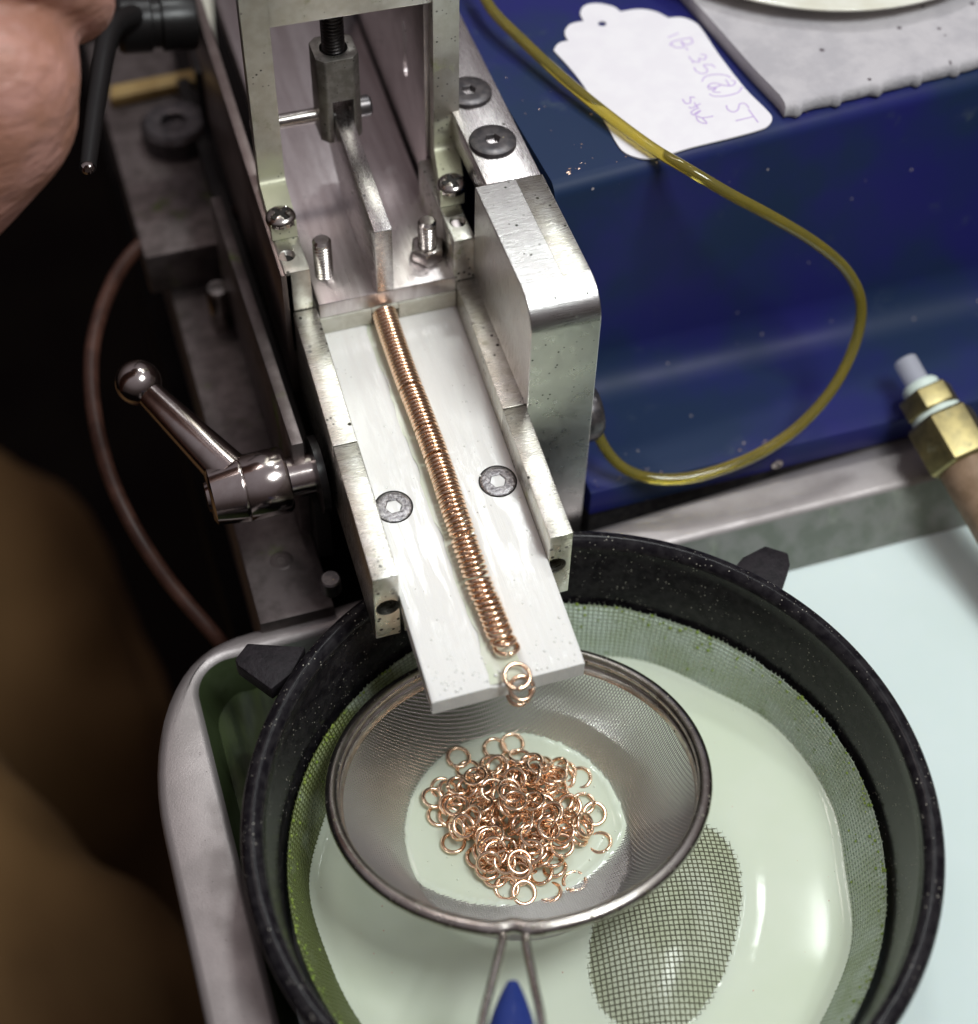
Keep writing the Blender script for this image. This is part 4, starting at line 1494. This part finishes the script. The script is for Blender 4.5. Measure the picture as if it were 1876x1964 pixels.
HEAP = [(53.11000061035156,124.47000122070312,16.670000076293945,-0.009999999776482582,0.019999999552965164,1.0),(48.7400016784668,133.61000061035156,16.700000762939453,0.019999999552965164,-0.019999999552965164,1.0),(59.2400016784668,125.94000244140625,16.799999237060547,0.05000000074505806,-0.019999999552965164,-1.0),(50.25,131.0500030517578,16.81999969482422,-0.03999999910593033,-0.10000000149011612,0.9900000095367432),(60.47999954223633,130.77000427246094,16.850000381469727,-0.07000000029802322,-0.009999999776482582,1.0),(51.7400016784668,130.3000030517578,16.889999389648438,0.05000000074505806,0.12999999523162842,0.9900000095367432),(44.0099983215332,124.43000030517578,16.889999389648438,0.07000000029802322,0.03999999910593033,1.0),(45.529998779296875,127.08000183105469,16.90999984741211,0.10999999940395355,0.09000000357627869,0.9900000095367432),(43.68000030517578,133.67999267578125,16.920000076293945,0.07000000029802322,-0.03999999910593033,1.0),(48.560001373291016,123.58999633789062,16.959999084472656,0.09000000357627869,0.03999999910593033,-0.9900000095367432),(49.529998779296875,129.47999572753906,16.959999084472656,-0.07000000029802322,-0.1599999964237213,0.9800000190734863),(51.77000045776367,139.27999877929688,16.989999771118164,-0.0,0.10000000149011612,-1.0),(55.41999816894531,128.24000549316406,16.989999771118164,0.14000000059604645,-0.12999999523162842,0.9800000190734863),(49.81999969482422,118.7300033569336,17.010000228881836,-0.019999999552965164,-0.10000000149011612,-1.0),(46.72999954223633,138.89999389648438,17.079999923706055,0.05000000074505806,-0.10000000149011612,0.9900000095367432),(53.439998626708984,134.72999572753906,17.09000015258789,0.11999999731779099,-0.20000000298023224,0.9700000286102295),(46.81999969482422,125.9000015258789,17.1200008392334,0.20999999344348907,-0.07999999821186066,0.9700000286102295),(49.779998779296875,121.37000274658203,17.139999389648438,0.10999999940395355,0.20000000298023224,0.9700000286102295),(51.91999816894531,133.47000122070312,17.170000076293945,0.09000000357627869,0.20000000298023224,0.9800000190734863),(54.63999938964844,126.33000183105469,17.18000030517578,0.07999999821186066,-0.1899999976158142,-0.9800000190734863),(41.130001068115234,129.42999267578125,17.190000534057617,-0.1599999964237213,-0.07000000029802322,-0.9800000190734863),(59.08000183105469,120.77999877929688,17.209999084472656,0.17000000178813934,-0.07000000029802322,-0.9800000190734863),(52.95000076293945,123.26000213623047,17.219999313354492,0.029999999329447746,0.23999999463558197,0.9700000286102295),(58.08000183105469,129.8699951171875,17.229999542236328,-0.25,0.03999999910593033,0.9700000286102295),(45.90999984741211,133.44000244140625,17.239999771118164,0.09000000357627869,0.03999999910593033,-1.0),(47.52000045776367,137.77000427246094,17.239999771118164,-0.12999999523162842,0.20000000298023224,-0.9700000286102295),(44.02000045776367,129.05999755859375,17.270000457763672,-0.1599999964237213,-0.07000000029802322,-0.9800000190734863),(61.06999969482422,130.0800018310547,17.270000457763672,0.019999999552965164,0.05999999865889549,-1.0),(60.459999084472656,123.3499984741211,17.280000686645508,0.029999999329447746,-0.07000000029802322,1.0),(55.93000030517578,116.7699966430664,17.299999237060547,0.05000000074505806,-0.14000000059604645,-0.9900000095367432),(57.13999938964844,120.91999816894531,17.309999465942383,-0.25,0.029999999329447746,0.9700000286102295),(53.5099983215332,139.6300048828125,17.309999465942383,-0.12999999523162842,0.05999999865889549,-0.9900000095367432),(48.540000915527344,130.13999938964844,17.360000610351562,-0.3199999928474426,-0.03999999910593033,0.949999988079071),(54.91999816894531,125.2300033569336,17.3799991607666,-0.3199999928474426,-0.07000000029802322,-0.949999988079071),(54.2599983215332,137.72999572753906,17.399999618530273,-0.05999999865889549,0.3400000035762787,-0.9399999976158142),(56.220001220703125,139.41000366210938,17.40999984741211,-0.019999999552965164,0.27000001072883606,-0.9599999785423279),(56.9900016784668,131.89999389648438,17.420000076293945,-0.1899999976158142,0.3100000023841858,0.9300000071525574),(48.56999969482422,122.70999908447266,17.450000762939453,-0.10000000149011612,-0.23999999463558197,0.9700000286102295),(57.40999984741211,141.69000244140625,17.459999084472656,0.05999999865889549,0.1599999964237213,-0.9900000095367432),(39.75,135.5,17.469999313354492,0.15000000596046448,-0.07999999821186066,0.9900000095367432),(59.52000045776367,125.1500015258789,17.479999542236328,-0.17000000178813934,0.25,0.949999988079071),(51.88999938964844,119.02999877929688,17.489999771118164,0.2800000011920929,0.009999999776482582,0.9599999785423279),(63.86000061035156,129.00999450683594,17.5,-0.03999999910593033,0.07999999821186066,-1.0),(39.4900016784668,129.52000427246094,17.530000686645508,0.1599999964237213,-0.1599999964237213,0.9700000286102295),(44.47999954223633,121.73999786376953,17.540000915527344,0.10000000149011612,0.09000000357627869,0.9900000095367432),(45.59000015258789,116.26000213623047,17.540000915527344,0.07999999821186066,0.1599999964237213,0.9800000190734863),(40.2599983215332,126.56999969482422,17.559999465942383,-0.12999999523162842,0.17000000178813934,-0.9800000190734863),(57.880001068115234,136.4199981689453,17.579999923706055,0.25999999046325684,-0.23999999463558197,0.9300000071525574),(47.279998779296875,122.7699966430664,17.579999923706055,0.07000000029802322,0.10999999940395355,0.9900000095367432),(42.189998626708984,122.5199966430664,17.600000381469727,0.05999999865889549,0.10999999940395355,-0.9900000095367432),(58.47999954223633,133.75999450683594,17.600000381469727,0.28999999165534973,-0.23999999463558197,-0.9300000071525574),(47.11000061035156,120.4000015258789,17.6299991607666,0.23000000417232513,0.10999999940395355,-0.9700000286102295),(41.77000045776367,120.66000366210938,17.639999389648438,0.27000001072883606,0.09000000357627869,0.9599999785423279),(41.369998931884766,139.52000427246094,17.68000030517578,-0.14000000059604645,0.14000000059604645,-0.9800000190734863),(38.81999969482422,125.29000091552734,17.68000030517578,0.05999999865889549,0.12999999523162842,0.9900000095367432),(56.459999084472656,138.0500030517578,17.690000534057617,0.15000000596046448,-0.33000001311302185,0.9300000071525574),(55.310001373291016,129.5800018310547,17.690000534057617,-0.1599999964237213,0.009999999776482582,-0.9900000095367432),(54.720001220703125,127.93000030517578,17.709999084472656,-0.12999999523162842,-0.09000000357627869,0.9900000095367432),(44.310001373291016,134.00999450683594,17.709999084472656,0.09000000357627869,-0.07999999821186066,0.9900000095367432),(50.0,136.24000549316406,17.719999313354492,0.2199999988079071,-0.029999999329447746,-0.9700000286102295),(50.08000183105469,131.6999969482422,17.719999313354492,-0.05999999865889549,-0.07999999821186066,1.0),(52.16999816894531,121.33000183105469,17.719999313354492,0.33000001311302185,0.07000000029802322,0.9399999976158142),(64.3499984741211,136.13999938964844,17.729999542236328,-0.25,-0.05000000074505806,0.9700000286102295),(59.38999938964844,130.9600067138672,17.729999542236328,-0.47999998927116394,0.23999999463558197,0.8399999737739563),(62.02000045776367,135.49000549316406,17.75,0.3400000035762787,0.14000000059604645,-0.9300000071525574),(49.43000030517578,125.4800033569336,17.75,-0.2199999988079071,-0.3400000035762787,-0.9100000262260437),(63.709999084472656,127.37000274658203,17.780000686645508,0.03999999910593033,-0.27000001072883606,0.9599999785423279),(63.65999984741211,134.9199981689453,17.790000915527344,0.33000001311302185,0.17000000178813934,-0.9300000071525574),(52.060001373291016,141.61000061035156,17.790000915527344,-0.03999999910593033,-0.12999999523162842,-0.9900000095367432),(52.439998626708984,135.2100067138672,17.799999237060547,0.20999999344348907,-0.009999999776482582,-0.9800000190734863),(53.72999954223633,115.18000030517578,17.809999465942383,0.17000000178813934,-0.25999999046325684,-0.949999988079071),(66.68000030517578,134.25,17.809999465942383,-0.20000000298023224,-0.07000000029802322,0.9800000190734863),(46.540000915527344,128.1999969482422,17.829999923706055,0.10000000149011612,-0.23000000417232513,-0.9700000286102295),(44.5099983215332,126.51000213623047,17.84000015258789,0.10999999940395355,-0.019999999552965164,0.9900000095367432),(65.69000244140625,121.33999633789062,17.84000015258789,0.1899999976158142,-0.10999999940395355,-0.9800000190734863),(58.68000030517578,124.75,17.84000015258789,-0.23000000417232513,0.1899999976158142,0.9599999785423279),(60.59000015258789,138.16000366210938,17.850000381469727,0.3700000047683716,-0.07999999821186066,-0.9200000166893005),(48.540000915527344,137.10000610351562,17.850000381469727,0.25999999046325684,-0.029999999329447746,-0.9700000286102295),(58.689998626708984,115.75,17.860000610351562,-0.009999999776482582,-0.12999999523162842,-0.9900000095367432),(55.40999984741211,118.87000274658203,17.8700008392334,0.019999999552965164,-0.09000000357627869,-1.0),(60.779998779296875,119.70999908447266,17.899999618530273,0.18000000715255737,-0.05000000074505806,0.9800000190734863),(56.119998931884766,119.05000305175781,17.93000030517578,0.10999999940395355,-0.3799999952316284,-0.9200000166893005),(40.970001220703125,133.55999755859375,17.950000762939453,-0.3400000035762787,0.07999999821186066,-0.9399999976158142),(39.13999938964844,134.33999633789062,17.979999542236328,-0.20000000298023224,0.019999999552965164,-0.9800000190734863),(43.43000030517578,131.41000366210938,18.040000915527344,0.25999999046325684,-0.14000000059604645,0.9599999785423279),(65.30999755859375,129.10000610351562,18.059999465942383,-0.07999999821186066,-0.05000000074505806,1.0),(55.040000915527344,138.30999755859375,18.059999465942383,0.3799999952316284,-0.019999999552965164,0.9200000166893005),(50.63999938964844,134.02999877929688,18.06999969482422,0.5099999904632568,-0.05999999865889549,-0.8600000143051147),(53.279998779296875,144.17999267578125,18.079999923706055,-0.09000000357627869,0.05999999865889549,-0.9900000095367432),(47.61000061035156,130.3800048828125,18.079999923706055,0.07999999821186066,-0.28999999165534973,0.949999988079071),(61.41999816894531,133.0399932861328,18.100000381469727,0.23000000417232513,-0.10999999940395355,-0.9700000286102295),(57.599998474121094,127.2300033569336,18.149999618530273,-0.029999999329447746,0.12999999523162842,-0.9900000095367432),(45.56999969482422,129.11000061035156,18.149999618530273,0.07999999821186066,0.09000000357627869,0.9900000095367432),(50.08000183105469,130.82000732421875,18.15999984741211,0.05999999865889549,-0.03999999910593033,-1.0),(61.72999954223633,118.68000030517578,18.15999984741211,-0.1599999964237213,0.03999999910593033,-0.9900000095367432),(46.560001373291016,117.83000183105469,18.15999984741211,-0.17000000178813934,-0.25999999046325684,0.949999988079071),(40.02000045776367,128.47999572753906,18.170000076293945,0.05000000074505806,0.11999999731779099,0.9900000095367432),(51.13999938964844,124.0,18.170000076293945,0.2800000011920929,0.27000001072883606,0.9200000166893005),(53.38999938964844,118.61000061035156,18.18000030517578,0.3400000035762787,-0.1599999964237213,-0.9300000071525574),(42.220001220703125,138.25,18.190000534057617,-0.49000000953674316,0.23000000417232513,-0.8399999737739563),(47.040000915527344,141.39999389648438,18.190000534057617,-0.03999999910593033,0.25999999046325684,0.9599999785423279),(57.619998931884766,122.5999984741211,18.209999084472656,0.20999999344348907,-0.07999999821186066,-0.9700000286102295),(62.220001220703125,129.4499969482422,18.219999313354492,0.4099999964237213,-0.2199999988079071,-0.8799999952316284),(43.43000030517578,124.56999969482422,18.25,0.10999999940395355,-0.029999999329447746,0.9900000095367432),(63.22999954223633,136.9600067138672,18.260000228881836,-0.44999998807907104,0.20000000298023224,0.8700000047683716),(56.720001220703125,143.97999572753906,18.270000457763672,-0.07999999821186066,0.07999999821186066,-0.9900000095367432),(47.41999816894531,134.60000610351562,18.280000686645508,-0.07999999821186066,-0.10000000149011612,0.9900000095367432),(43.47999954223633,136.60000610351562,18.280000686645508,-0.17000000178813934,-0.28999999165534973,-0.9399999976158142),(66.30999755859375,127.61000061035156,18.299999237060547,0.07000000029802322,-0.2800000011920929,0.9599999785423279),(49.189998626708984,116.08999633789062,18.309999465942383,0.07999999821186066,-0.3499999940395355,0.9300000071525574),(46.04999923706055,144.14999389648438,18.309999465942383,0.10000000149011612,-0.05000000074505806,0.9900000095367432),(45.220001220703125,120.3499984741211,18.329999923706055,-0.019999999552965164,-0.05000000074505806,-1.0),(48.88999938964844,125.06999969482422,18.329999923706055,-0.23000000417232513,0.5099999904632568,0.8299999833106995),(46.540000915527344,138.5500030517578,18.360000610351562,0.14000000059604645,-0.23999999463558197,-0.9599999785423279),(53.18000030517578,124.88999938964844,18.360000610351562,-0.029999999329447746,0.12999999523162842,0.9900000095367432),(50.77000045776367,128.88999938964844,18.3700008392334,0.05000000074505806,-0.3700000047683716,0.9300000071525574),(48.34000015258789,136.25,18.389999389648438,-0.25,0.17000000178813934,0.949999988079071),(56.0,132.66000366210938,18.389999389648438,0.019999999552965164,0.10999999940395355,-0.9900000095367432),(55.939998626708984,120.2699966430664,18.389999389648438,0.12999999523162842,0.5400000214576721,0.8299999833106995),(62.060001373291016,123.36000061035156,18.40999984741211,0.5899999737739563,0.07000000029802322,0.800000011920929),(49.459999084472656,119.5199966430664,18.459999084472656,0.14000000059604645,0.1599999964237213,-0.9800000190734863),(66.51000213623047,126.37999725341797,18.469999313354492,0.019999999552965164,-0.3499999940395355,0.9399999976158142),(55.130001068115234,117.08999633789062,18.469999313354492,0.36000001430511475,-0.3799999952316284,-0.8500000238418579),(53.279998779296875,124.04000091552734,18.479999542236328,0.27000001072883606,0.05999999865889549,0.9599999785423279),(39.15999984741211,137.5399932861328,18.479999542236328,0.23000000417232513,0.03999999910593033,0.9700000286102295),(58.869998931884766,136.50999450683594,18.579999923706055,0.05999999865889549,-0.07000000029802322,1.0),(55.9900016784668,137.02000427246094,18.59000015258789,0.5699999928474426,0.019999999552965164,0.8199999928474426),(56.08000183105469,137.67999267578125,18.600000381469727,-0.1599999964237213,0.11999999731779099,-0.9800000190734863),(62.959999084472656,124.18000030517578,18.610000610351562,0.6399999856948853,-0.05000000074505806,0.7699999809265137),(66.08999633789062,125.44000244140625,18.6200008392334,-0.05999999865889549,-0.49000000953674316,0.8700000047683716),(54.93000030517578,131.0,18.6299991607666,0.009999999776482582,0.11999999731779099,-0.9900000095367432),(57.189998626708984,135.44000244140625,18.6299991607666,0.5099999904632568,-0.3400000035762787,0.7900000214576721),(61.40999984741211,130.25999450683594,18.639999389648438,0.27000001072883606,0.07999999821186066,-0.9599999785423279),(47.86000061035156,128.8300018310547,18.68000030517578,0.05000000074505806,0.11999999731779099,0.9900000095367432),(41.689998626708984,135.19000244140625,18.690000534057617,-0.2199999988079071,0.17000000178813934,-0.9599999785423279),(57.869998931884766,131.38999938964844,18.690000534057617,0.07999999821186066,-0.36000001430511475,-0.9300000071525574),(46.2599983215332,129.77999877929688,18.719999313354492,0.07000000029802322,0.14000000059604645,-0.9900000095367432),(53.9900016784668,120.91000366210938,18.719999313354492,0.10999999940395355,-0.5199999809265137,-0.8500000238418579),(44.279998779296875,121.7699966430664,18.760000228881836,0.03999999910593033,0.0,1.0),(55.279998779296875,136.05999755859375,18.760000228881836,-0.6000000238418579,0.5299999713897705,-0.6000000238418579),(59.470001220703125,125.93000030517578,18.770000457763672,-0.0,-0.6399999856948853,-0.7699999809265137),(42.09000015258789,129.8699951171875,18.84000015258789,-0.8799999952316284,-0.4699999988079071,0.03999999910593033),(59.310001373291016,134.25999450683594,18.860000610351562,0.25999999046325684,0.3700000047683716,0.8899999856948853),(53.31999969482422,116.05999755859375,18.8799991607666,-0.47999998927116394,-0.07000000029802322,0.8799999952316284),(44.13999938964844,138.22000122070312,18.899999618530273,-0.17000000178813934,-0.23000000417232513,-0.9599999785423279),(59.38999938964844,138.57000732421875,18.899999618530273,0.17000000178813934,0.36000001430511475,0.9200000166893005),(58.599998474121094,123.37999725341797,18.90999984741211,0.05000000074505806,-0.09000000357627869,-0.9900000095367432),(53.63999938964844,138.2100067138672,18.90999984741211,-0.3199999928474426,-0.029999999329447746,0.949999988079071),(44.45000076293945,124.62999725341797,19.0,0.4300000071525574,-0.18000000715255737,0.8899999856948853),(59.9900016784668,133.77000427246094,19.030000686645508,0.019999999552965164,-0.09000000357627869,-1.0),(58.34000015258789,125.83000183105469,19.059999465942383,-0.28999999165534973,-0.1899999976158142,0.9399999976158142),(56.20000076293945,131.25999450683594,19.059999465942383,-0.10999999940395355,0.10000000149011612,-0.9900000095367432),(48.79999923706055,138.1999969482422,19.059999465942383,0.25,-0.49000000953674316,-0.8299999833106995),(51.2400016784668,140.2100067138672,19.079999923706055,-0.11999999731779099,0.009999999776482582,0.9900000095367432),(46.400001525878906,125.5,19.09000015258789,-0.28999999165534973,-0.15000000596046448,0.949999988079071),(62.38999938964844,128.5399932861328,19.100000381469727,-0.15000000596046448,-0.30000001192092896,0.9399999976158142),(46.09000015258789,131.94000244140625,19.170000076293945,0.05999999865889549,-0.4000000059604645,-0.9200000166893005),(60.0099983215332,129.10000610351562,19.190000534057617,0.20999999344348907,0.23000000417232513,-0.949999988079071),(45.45000076293945,137.11000061035156,19.209999084472656,-0.4099999964237213,0.10999999940395355,0.8999999761581421),(47.36000061035156,131.6300048828125,19.219999313354492,-0.12999999523162842,-0.10999999940395355,-0.9900000095367432),(45.79999923706055,127.12000274658203,19.229999542236328,0.03999999910593033,-0.09000000357627869,1.0),(44.36000061035156,131.25,19.229999542236328,-0.5899999737739563,0.12999999523162842,0.800000011920929),(52.209999084472656,139.50999450683594,19.239999771118164,-0.41999998688697815,-0.15000000596046448,0.8899999856948853),(54.95000076293945,123.98999786376953,19.290000915527344,-0.14000000059604645,0.3499999940395355,0.9300000071525574),(51.810001373291016,130.63999938964844,19.290000915527344,-0.12999999523162842,0.019999999552965164,-0.9900000095367432),(53.59000015258789,122.37999725341797,19.309999465942383,-0.0,-0.25,0.9700000286102295),(48.93000030517578,131.3000030517578,19.350000381469727,-0.49000000953674316,-0.09000000357627869,-0.8700000047683716),(58.33000183105469,121.7300033569336,19.350000381469727,-0.09000000357627869,-0.1599999964237213,0.9800000190734863),(48.27000045776367,136.74000549316406,19.360000610351562,-0.03999999910593033,0.12999999523162842,0.9900000095367432),(56.81999969482422,140.22000122070312,19.3700008392334,-0.2199999988079071,-0.4000000059604645,-0.8899999856948853),(42.47999954223633,134.17999267578125,19.3799991607666,-0.10000000149011612,0.11999999731779099,0.9900000095367432),(60.790000915527344,138.77999877929688,19.420000076293945,-0.14000000059604645,0.4000000059604645,0.8999999761581421),(52.93000030517578,123.48999786376953,19.440000534057617,0.10999999940395355,0.07000000029802322,0.9900000095367432),(57.58000183105469,129.61000061035156,19.479999542236328,0.0,0.3700000047683716,-0.9300000071525574),(63.709999084472656,124.12000274658203,19.479999542236328,0.6299999952316284,-0.3799999952316284,0.6800000071525574),(49.709999084472656,119.87999725341797,19.510000228881836,0.44999998807907104,0.44999998807907104,-0.7699999809265137),(60.7400016784668,134.35000610351562,19.6200008392334,0.2800000011920929,0.3400000035762787,0.8999999761581421),(48.20000076293945,123.62999725341797,19.670000076293945,0.20000000298023224,0.5199999809265137,-0.8299999833106995),(50.59000015258789,137.11000061035156,19.670000076293945,-0.25,-0.1599999964237213,0.9599999785423279),(51.33000183105469,133.4600067138672,19.700000762939453,0.10999999940395355,0.2800000011920929,-0.949999988079071),(51.75,127.06999969482422,19.700000762939453,0.4699999988079071,-0.6899999976158142,-0.5600000023841858),(55.22999954223633,125.87000274658203,19.709999084472656,-0.1599999964237213,-0.3100000023841858,-0.9399999976158142),(53.7599983215332,131.9499969482422,19.709999084472656,0.0,-0.019999999552965164,-1.0),(49.86000061035156,120.66999816894531,19.729999542236328,-0.019999999552965164,0.4000000059604645,-0.9200000166893005),(54.279998779296875,135.8000030517578,19.739999771118164,0.3700000047683716,0.3199999928474426,-0.8700000047683716),(54.150001525878906,124.56999969482422,19.75,-0.15000000596046448,-0.25,-0.9599999785423279),(41.119998931884766,129.67999267578125,19.75,-0.8700000047683716,-0.20999999344348907,0.44999998807907104),(60.689998626708984,125.5199966430664,19.760000228881836,0.25999999046325684,-0.17000000178813934,-0.949999988079071),(59.29999923706055,123.63999938964844,19.850000381469727,-0.4699999988079071,-0.009999999776482582,0.8799999952316284),(49.33000183105469,129.36000061035156,19.8700008392334,-0.4300000071525574,0.27000001072883606,-0.8600000143051147),(56.91999816894531,127.52999877929688,19.8700008392334,0.09000000357627869,0.009999999776482582,-1.0),(61.720001220703125,134.5399932861328,19.8799991607666,0.10000000149011612,0.3400000035762787,0.9399999976158142),(59.38999938964844,133.0,19.90999984741211,0.23000000417232513,0.3400000035762787,0.9100000262260437),(47.2599983215332,121.26000213623047,19.90999984741211,0.3100000023841858,-0.3199999928474426,0.8899999856948853),(45.689998626708984,125.9000015258789,19.920000076293945,0.11999999731779099,-0.5600000023841858,0.8199999928474426),(46.2400016784668,123.23999786376953,19.959999084472656,0.15000000596046448,-0.44999998807907104,0.8799999952316284),(58.279998779296875,138.02999877929688,20.0,-0.14000000059604645,0.33000001311302185,0.9300000071525574),(47.400001525878906,138.1999969482422,20.040000915527344,-0.14000000059604645,0.30000001192092896,0.9399999976158142),(46.11000061035156,123.97000122070312,20.1200008392334,0.2199999988079071,0.5199999809265137,-0.8299999833106995),(50.7400016784668,128.42999267578125,20.139999389648438,-0.3199999928474426,0.5099999904632568,-0.800000011920929),(45.209999084472656,124.05000305175781,20.209999084472656,-0.36000001430511475,0.009999999776482582,-0.9300000071525574),(44.4900016784668,121.77999877929688,20.239999771118164,0.2199999988079071,0.800000011920929,-0.550000011920929),(46.709999084472656,132.5800018310547,20.260000228881836,0.12999999523162842,-0.3700000047683716,-0.9200000166893005),(59.77000045776367,136.07000732421875,20.280000686645508,-0.18000000715255737,0.8999999761581421,0.38999998569488525),(51.279998779296875,130.86000061035156,20.389999389648438,-0.47999998927116394,0.20000000298023224,-0.8500000238418579),(52.349998474121094,121.43000030517578,20.399999618530273,-0.4000000059604645,-0.1599999964237213,0.8999999761581421),(47.0,127.68000030517578,20.40999984741211,-0.46000000834465027,-0.28999999165534973,0.8399999737739563),(44.29999923706055,130.52000427246094,20.459999084472656,0.699999988079071,-0.14000000059604645,-0.699999988079071),(49.43000030517578,134.3800048828125,20.459999084472656,0.009999999776482582,0.28999999165534973,-0.9599999785423279),(52.459999084472656,126.75,20.469999313354492,-0.47999998927116394,0.09000000357627869,0.8700000047683716),(58.97999954223633,136.50999450683594,20.5,-0.3100000023841858,-0.23999999463558197,-0.9200000166893005),(52.369998931884766,133.5500030517578,20.530000686645508,0.20000000298023224,-0.18000000715255737,0.9599999785423279),(57.560001373291016,135.02999877929688,20.549999237060547,-0.7699999809265137,0.23999999463558197,0.5899999737739563),(48.41999816894531,130.97999572753906,20.559999465942383,-0.03999999910593033,0.25,-0.9700000286102295),(54.79999923706055,128.22999572753906,20.56999969482422,0.23999999463558197,-0.05000000074505806,-0.9700000286102295),(46.61000061035156,125.88999938964844,20.610000610351562,0.4099999964237213,-0.12999999523162842,-0.8999999761581421),(42.18000030517578,129.1199951171875,20.6299991607666,-0.3499999940395355,0.3400000035762787,-0.8700000047683716),(57.619998931884766,126.70999908447266,20.709999084472656,0.3499999940395355,-0.2800000011920929,-0.8999999761581421),(58.2400016784668,127.16000366210938,20.709999084472656,-0.17000000178813934,0.03999999910593033,0.9800000190734863),(53.349998474121094,123.9800033569336,20.760000228881836,-0.029999999329447746,0.019999999552965164,-1.0),(53.36000061035156,132.32000732421875,20.81999969482422,-0.44999998807907104,0.2800000011920929,-0.8500000238418579),(56.65999984741211,124.33000183105469,20.829999923706055,-0.33000001311302185,0.05999999865889549,-0.9399999976158142),(55.619998931884766,129.94000244140625,20.989999771118164,0.15000000596046448,-0.2800000011920929,-0.949999988079071),(52.04999923706055,132.3000030517578,21.200000762939453,-0.3499999940395355,-0.12999999523162842,-0.9300000071525574),(52.47999954223633,130.66000366210938,21.299999237060547,0.05000000074505806,0.14000000059604645,0.9900000095367432)]
heap = []
for k, (x, y, z, a, b_, c_) in enumerate(HEAP):
    if z < 18.6 and math.hypot(x - 52, y - 129.5) < 9 and k % 3 == 0: continue
    if k % 7 == 3: continue
    zz = 17.75 + (z - 17.7) * 1.6
    top = zz + (RM_ + RW) * math.sqrt(max(0, 1 - c_ * c_))
    if top < MILK + 0.1: continue
    heap.append((Vector((51.7 + (x - 52.2) * 0.97, 131.8 + (y - 129.5) * 1.03, zz)), (a, b_, c_)))
special = {max(range(len(heap)), key=lambda i: heap[i][0].z): 'topmost copper ring on the heap in the strainer',
           min(range(len(heap)), key=lambda i: heap[i][0].x): 'leftmost copper ring of the heap in the strainer',
           max(range(len(heap)), key=lambda i: heap[i][0].x): 'rightmost copper ring of the heap in the strainer',
           min(range(len(heap)), key=lambda i: heap[i][0].y): 'copper ring of the heap lying nearest to the strainer handle',
           max(range(len(heap)), key=lambda i: heap[i][0].y): 'copper ring of the heap lying farthest from the strainer handle'}
for i, (c, nv) in enumerate(heap):
    ring(c, nv, special.get(i, 'copper ring in the heap lying in the strainer'), 'copper rings heaped in the strainer')

# ================================================================== the operator: hand and trousers
cam_r, cam_u, cam_t = CM.col[0].copy(), CM.col[1].copy(), CM.col[2].copy()
HC = at(-45, 130, 128)
MMPX = (HC - Vector((0, 0, CAM_H))).length / F_PX * 0.98
pe = thing('person', 'operator in brown trousers gripping the black crank with a bare hand', 'person', (HC.x - 40, HC.y - 60, -60))


def hpx(x, y, t=0.0):
    return HC + cam_r * ((x + 20) * MMPX * 0.92) - cam_u * ((y - 175) * MMPX * 0.92) + cam_t * t


b = B()


def limb(pts, rads, n=18):
    P = spline(pts, 6)
    m = len(P)
    rr = []
    for i in range(m):
        f = i / (m - 1) * (len(rads) - 1)
        k = min(int(f), len(rads) - 2)
        rr.append(rads[k] + (rads[k + 1] - rads[k]) * (f - k))
    b.tube(P, rr, n)
    for c, r_ in ((P[0], rr[0]), (P[-1], rr[-1])):
        b.lathe([(0, -r_)] + [(r_ * math.cos(R(t)), r_ * math.sin(R(t))) for t in range(-75, 76, 15)] + [(0, r_)], c, (0, 0, 1), n)


# palm and heel, wrist and forearm
limb([hpx(-30, 160, -4), hpx(-70, 60, -6), hpx(-110, -120, -8), hpx(-130, -330, -8)], [15.5, 15, 15, 13])
limb([hpx(-10, 190, -2), hpx(-40, 235, -3), hpx(-120, 300, -8)], [14.2, 14, 13.5])
limb([hpx(-60, 220, -6), hpx(-330, 420, -16), hpx(-900, 760, -30), hpx(-2200, 1500, -60)], [17, 17.5, 24, 34])
# four fingers folded round the crank, little finger lowest, thumb on top
for k in range(4):
    yy = 5 - 128 * k
    ex = (0, 14, 18, 6)[k]
    limb([hpx(-110, yy + 10, 6), hpx(70 + ex, yy - 6, 9), hpx(150 + ex, yy - 2, 2), hpx(168 + ex, yy + 8, -8), hpx(110 + ex, yy + 16, -15), hpx(30, yy + 18, -16)],
         [6.2, 5.6, 5.2, 4.9, 4.6, 4.2])
limb([hpx(-60, 40, -14), hpx(20, -220, -18), hpx(80, -420, -14), hpx(110, -560, -8)], [9, 7.5, 6.4, 5.6])
body = b.build('body', M['skin'], pe, smooth=80)
md = body.modifiers.new('skin_surface', 'REMESH')
md.mode = 'VOXEL'; md.voxel_size = 0.011; md.use_smooth_shade = True
md = body.modifiers.new('soften', 'SMOOTH')
md.factor = 0.6; md.iterations = 6

b = B()
for pts, rads in ((((-520, 960, -190), (-220, 1130, -190), (0, 1330, -200), (110, 1560, -240), (200, 1750, -330)), (62, 58, 50, 42, 38)),
                  (((-900, 1500, -130), (-420, 1720, -130), (-40, 1960, -135), (210, 2200, -150), (300, 2500, -230)), (60, 58, 52, 46, 40))):
    P = spline([at(*p) for p in pts], 14)
    m = len(P)
    rr = []
    for i in range(m):
        f = i / (m - 1) * (len(rads) - 1)
        k = min(int(f), len(rads) - 2)
        rr.append(rads[k] + (rads[k + 1] - rads[k]) * (f - k))
    n0 = len(b.bm.verts)
    b.tube(P, rr, 48)
for v in b.bm.verts:
    d = mnoise.noise(v.co * 0.016) * 11 + mnoise.noise(Vector((v.co.x * 0.02, v.co.y * 0.05, v.co.z * 0.05))) * 4
    v.co += Vector((d, d * 0.4, d * 0.6))
b.build('trousers', M['cloth'], pe, smooth=80, label='brown canvas trousers in the dark at lower left')
